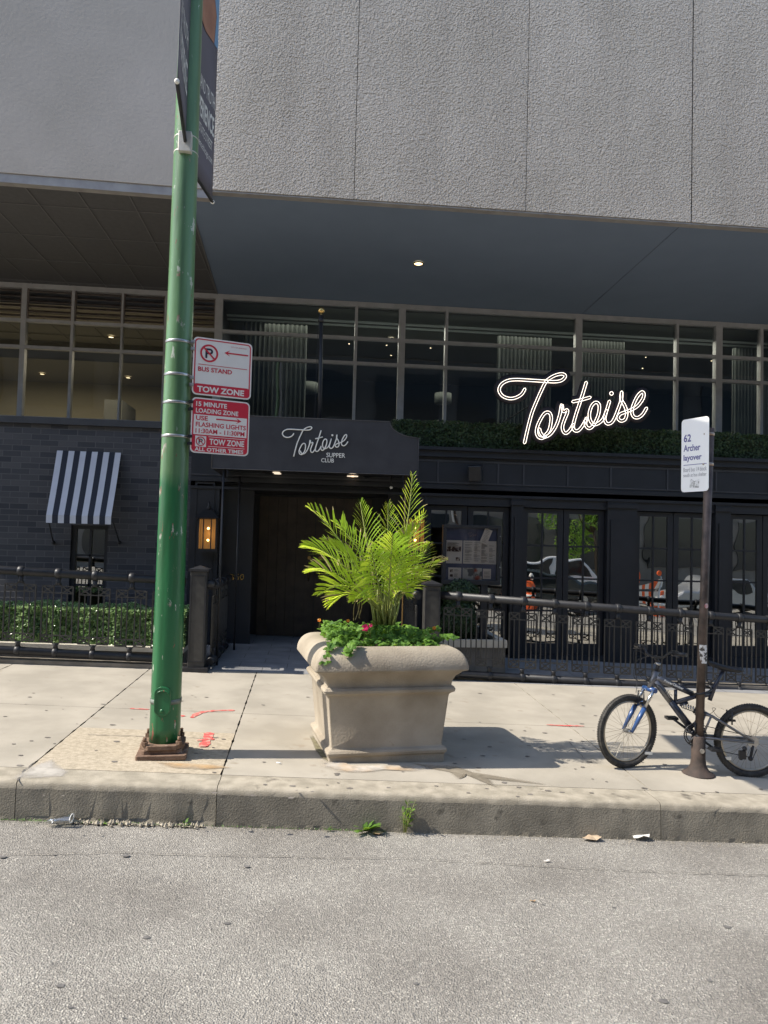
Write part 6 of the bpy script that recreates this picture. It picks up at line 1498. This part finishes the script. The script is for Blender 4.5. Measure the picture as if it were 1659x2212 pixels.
pap = mat('litter_paper', (.62, .60, .56), (.45, .43, .4), 30, .8); lfm = mat('dead_leaf', (.30, .19, .10), (.42, .30, .18), 20, .8); cdb = mat('brown_scrap', (.36, .27, .18), (.45, .35, .24), 20, .9)
crumple('paper_scrap', 1383, 1812, .055, pap, 'crumpled white paper on the road by the kerb, near the kerb joint', 'litter', .5, 2)
crumple('cardboard_scrap', 1280, 1812, .07, cdb, 'flattened tan scrap at the kerb foot, left of the crumpled paper', 'litter', .3, 3)
crumple('dead_leaf', 1015, 1797, .05, lfm, 'reddish dead leaves at the kerb foot right of the tall weed', 'leaf', .4, 4)
crumple('paper_scrap', 1182, 1861, .018, pap, 'small white scrap lying out on the asphalt', 'litter', .4, 5)
crumple('paper_scrap', 1230, 1803, .022, pap, 'small white scrap close to the kerb, left of the tan scrap', 'litter', .4, 6)
crumple('dead_leaf', 815, 1801, .05, lfm, 'brown dead leaf beside the dandelion-like weed', 'leaf', .2, 7)
crumple('dead_leaf', 1152, 1948, .02, lfm, 'tiny brown leaf far out on the asphalt, lowest in the photo', 'leaf', .4, 8)
p = PG(598, 1649); m = MB(); th = MB(); th.tube([p+V(0, 0, .006), p+V(.03, -.02, .006)], .005, 8); tag(th.build('cigarette_end', M['white']), 'white cigarette end on the sidewalk between pole and planter', 'cigarette end')

# ================================================================== ACROSS THE STREET (seen mirrored in the doors)
def mirror(px, py, Yv):   # image point of a reflection at virtual depth Yv -> real point
    q = P(px, py, Yv); return V(q.x, 2*(YF+.105)-Yv, q.z)
ob = thing('office_building', (0, -13.5, 0), 'dark office block across the street, mirrored in the restaurant glass', 'building')
m = MB(); m.box(-45, 50, -26, -13.6, -2, 13.5); m.build('wall', mat('grey_granite', (.12, .11, .10), (.17, .16, .145), 1, .6), ob)
for j in range(3):
    for i in range(20):
        x0 = -43+i*4.6; z0 = 1.0+j*3.8; m = MB(); m.box(x0, x0+3.6, -13.62, -13.52, z0, z0+2.5)
        f = m.build('window', mat('dark_curtain_wall_glass', (.02, .025, .03), rough=.1) if (i+j) == 0 else bpy.data.materials['dark_curtain_wall_glass'], ob)
def car(px, Yv, L_, Hc_, body, label, suv):
    c = mirror(px, 1200, Yv); yc = c.y; x0 = c.x-L_/2; z0 = GR(c.x, 0); th = thing('parked_car', (c.x, yc, z0), label, 'car')
    W = 1.8
    if suv: pr2 = [(0, .35), (0, .95), (.15, 1.05), (.35, Hc_-.05), (.6, Hc_), (L_*.62, Hc_), (L_*.76, 1.1), (L_-.15, .98), (L_, .8), (L_, .35)]
    else: pr2 = [(0, .3), (0, .75), (.1, .92), (.7, .98), (1.25, Hc_-.03), (1.6, Hc_), (L_*.6, Hc_), (L_*.76, .98), (L_-.2, .82), (L_, .62), (L_, .3)]
    m = MB(); m.prism(pr2, V(x0, yc-W/2, z0), U, VZ, WY, W); bevel(m.build('body', body, th), .07, 3, 20)
    gl = bpy.data.materials.get('car_glass') or mat('car_glass', (.015, .02, .022), rough=.08)
    h0, h1 = (1.1, Hc_-.12) if suv else (.98, Hc_-.08)
    xa, xb = (.5, L_*.62) if suv else (1.25, L_*.62)
    m = MB()
    for (a, b) in ((xa, lerp(xa, xb, .48)), (lerp(xa, xb, .52), xb)):
        for yy, t in ((yc+W/2+.001, .01), (yc-W/2-.011, .01)): m.prism([(a, h0), (b+(.25 if b == xb else 0), h0), (b, h1), (a+.05, h1)], V(x0, yy, z0), U, VZ, WY, t)
    m.build('side_window', gl, th)
    for xx in (L_*.17, L_*.8):
        for sy in (-1, 1):
            m = MB(); m.lathe((x0+xx, yc+sy*(W/2-.1)-.11, z0+.34), [(.2, 0), (.34, .02), (.34, .2), (.2, .22)], 20, ax=(0, 1, 0)); w_ = m.build('wheel', tyre, th)
            m = MB(); m.lathe((x0+xx, yc+sy*(W/2+.012)-.005, z0+.34), [(.2, 0), (.2, .01)], 16, ax=(0, 1, 0)); m.build('rim', M['steel'], w_)
    m = MB(); m.box(x0-.01, x0+.02, yc-W/2+.1, yc-W/2+.4, z0+.7, z0+.85); m.build('tail_lamp', M['signred'], th); m = MB(); m.box(x0+L_-.03, x0+L_+.01, yc-W/2+.1, yc-W/2+.4, z0+.6, z0+.75); m.build('headlight', M['white'], th)
whitep = mat('white_car_paint', (.75, .76, .76), rough=.25, coat=.5); darkp = mat('dark_green_car_paint', (.025, .035, .035), rough=.25, coat=.6); silp = mat('silver_car_paint', (.35, .36, .37), rough=.3, metal=.5)
car(1215, 30.5, 4.8, 1.85, whitep, 'white utility vehicle across the street, mirrored in the french doors', True)
car(1165, 27.5, 4.5, 1.42, darkp, 'dark sedan across the street, mirrored in front of the white vehicle', False)
car(1560, 28.5, 4.5, 1.4, silp, 'silver sedan across the street, mirrored in the rightmost doors', False)
orange = mat('safety_orange', (.85, .13, .02), rough=.5)
def barrel(px, Yv, label, eyes=False):
    c = mirror(px, 1240, Yv); z0 = GR(c.x, 0); th = thing('traffic_barrel', (c.x, c.y, z0), label, 'traffic barrel', 'orange traffic barrels across the street'); m = MB(); m.lathe((c.x, c.y, z0), [(.38, 0), (.38, .06), (.27, .07), (.26, .35), (.245, .36), (.24, .62), (.225, .63), (.22, .95), (.19, 1.0)], 20); m.build('drum', orange, th)
    m = MB()
    for zz in (.42, .7): m.lathe((c.x, c.y, z0+zz), [(.252, 0), (.245, .14)], 20)
    m.build('white_band', M['white'], th)
    if eyes:
        for s_ in (-.12, .12):
            m = MB(); m.ball((c.x+s_, c.y+.1, z0+1.16), .11, 12, sc3=(.8, .5, 1.2)); e_ = m.build('eye_lamp', M['white'], th); m = MB(); m.ball((c.x+s_, c.y+.16, z0+1.13), .045, 8); m.build('pupil', M['signdark'], e_)
barrel(1136, 25.6, 'orange traffic barrel topped by two round white eyes across the street', True)
barrel(1425, 26.2, 'plain orange traffic barrel standing beside the barricade across the street')
def barricade(px, Yv, label):
    c = mirror(px, 1260, Yv); z0 = GR(c.x, 0); th = thing('barricade', (c.x, c.y, z0), label, 'barricade'); 
    for k, zz in enumerate((.45, .8, 1.15)):
        m = MB(); n = 6
        for i in range(n): m.prism([(-.6+i*.2, zz), (-.6+(i+1)*.2, zz), (-.6+(i+1)*.2, zz+.2), (-.6+i*.2, zz+.2)], V(c.x, c.y, z0), U, VZ, WY, .03, i % 2)
        m.build('striped_board', [orange, M['white']], th)
    m = MB()
    for s_ in (-.5, .5): m.bar((c.x+s_, c.y-.3, z0), (c.x+s_, c.y+.0, z0+1.4), .02); m.bar((c.x+s_, c.y+.3, z0), (c.x+s_, c.y+.04, z0+1.4), .02)
    m.build('leg', M['steel'], th)
    for s_ in (-.45, .45): m = MB(); m.lathe((c.x+s_, c.y-.03, z0+1.5), [(.09, 0), (.09, .06)], 14, ax=(0, 1, 0)); m.build('warning_lamp', orange, th)
barricade(1395, 25.8, 'orange and white striped barricade with warning lamps across the street')
tb = thing('street_tree', (mirror(1290, 1200, 33).x, -10.5, .1), 'leafy street tree across the street, mirrored in the second french doors', 'tree')
m = MB(); tx = tb.location.x; m.tube([(tx, -10.5, .1), (tx+.1, -10.5, 2.2), (tx, -10.4, 4)], [.14, .11, .07], 8)
for k in range(6): a = k*1.05; m.tube([(tx, -10.5, 2.6), (tx+math.cos(a)*1.3, -10.5+math.sin(a)*1.3, 4.3)], [.05, .02], 6)
m.build('trunk', M['wood'], tb); m = MB(); rr = random.Random(3)
for k in range(16): leafball(m, (tx+rr.gauss(0, .9), -10.5+rr.gauss(0, .8), 4.3+rr.gauss(0, .9)), rr.uniform(.4, .8), 500, .07, rr)
m.build('crown', M['ivy'], tb)

# broken kerb concrete and grit at the kerb foot
def stones(name, n, x0, x1, y0, y1, r0_, r1_, mm, label, seed):
    rr = random.Random(seed); m = MB()
    for k in range(n):
        x = rr.uniform(x0, x1); y = y0-abs(rr.gauss(0, (y0-y1)))*.6; r_ = rr.uniform(r0_, r1_)*rr.uniform(.4, 1); c = V(x, y, GR(x, 0)+r_*.3); b = len(m.v)
        for d in ((1, 0, 0), (0, 1, 0), (-1, 0, 0), (0, -1, 0), (0, 0, 1), (0, 0, -1)): m.v.append(c+V(*d)*r_*rr.uniform(.6, 1.2))
        for f in ((0,1,4),(1,2,4),(2,3,4),(3,0,4),(1,0,5),(2,1,5),(3,2,5),(0,3,5)): m.face([b+i for i in f])
    tag(m.build(name, mm), label, 'rubble', kind='stuff')
stones('rubble', 260, PG(165, 1765, GR).x, PG(445, 1780, GR).x, YC+.0, YC-.035, .006, .022, M['curb'], 'broken lumps of kerb concrete along the kerb foot below the green pole', 41)
stones('grit', 1500, -3.6, 3.6, YC-.0, YC-.10, .002, .006, M['curb'], 'fine pale grit gathered in the gutter along the kerb', 42)
rs_ = MB(); rr = random.Random(77)
for k in range(16):
    p = PG(rr.uniform(0, 1659), rr.uniform(1840, 2212), GR); r_ = rr.uniform(.006, .022); b = len(rs_.v)
    for i in range(8): a = i*.785; X = p.x+math.cos(a)*r_*rr.uniform(.8, 1.6); Y = p.y+math.sin(a)*r_*rr.uniform(.6, 1); rs_.v.append(V(X, Y, GR(X, Y)+.004))
    rs_.face(range(b, b+8))
tag(rs_.build('road_spots', mat('tar_spot', (.11, .105, .10), (.17, .16, .15), 30, .7)), kind='structure')

def crack(name, pts, wd, gf, m, z=.005, seed=1):
    rr = random.Random(seed); q = [PG(*p, gf) for p in pts]; out = [q[0]]
    for a, b in zip(q, q[1:]):
        n = max(2, int((b-a).length/.04))
        for k in range(1, n+1): out.append(lerp(a, b, k/n)+V(rr.uniform(-.008, .008), rr.uniform(-.008, .008), 0))
    mb = MB()
    for i, p in enumerate(out):
        t = (out[min(i+1, len(out)-1)]-out[max(i-1, 0)]).normalized(); sd = V(-t.y, t.x, 0)*wd*rr.uniform(.3, 1.3)
        for sg in (-1, 1): c = p+sd*sg; mb.v.append(V(c.x, c.y, gf(c.x, c.y)+z))
    for i in range(len(out)-1): mb.face((2*i, 2*i+1, 2*i+3, 2*i+2))
    tag(mb.build(name, m), kind='structure')
ck = mat('crack_dirt', (.10, .09, .08), (.17, .155, .135), 20, .95)
crack('pavement_crack', [(190, 1588), (330, 1592), (440, 1596)], .004, G, ck, seed=2)
crack('pavement_crack', [(75, 1648), (50, 1668), (36, 1688)], .006, G, ck, seed=3)
crack('pavement_crack', [(1230, 1604), (1262, 1640), (1300, 1652)], .0025, G, ck, seed=4)
crack('road_crack', [(0, 1848), (240, 1842), (520, 1850), (900, 1856), (1300, 1880), (1659, 1892)], .003, GR, ck, seed=5)
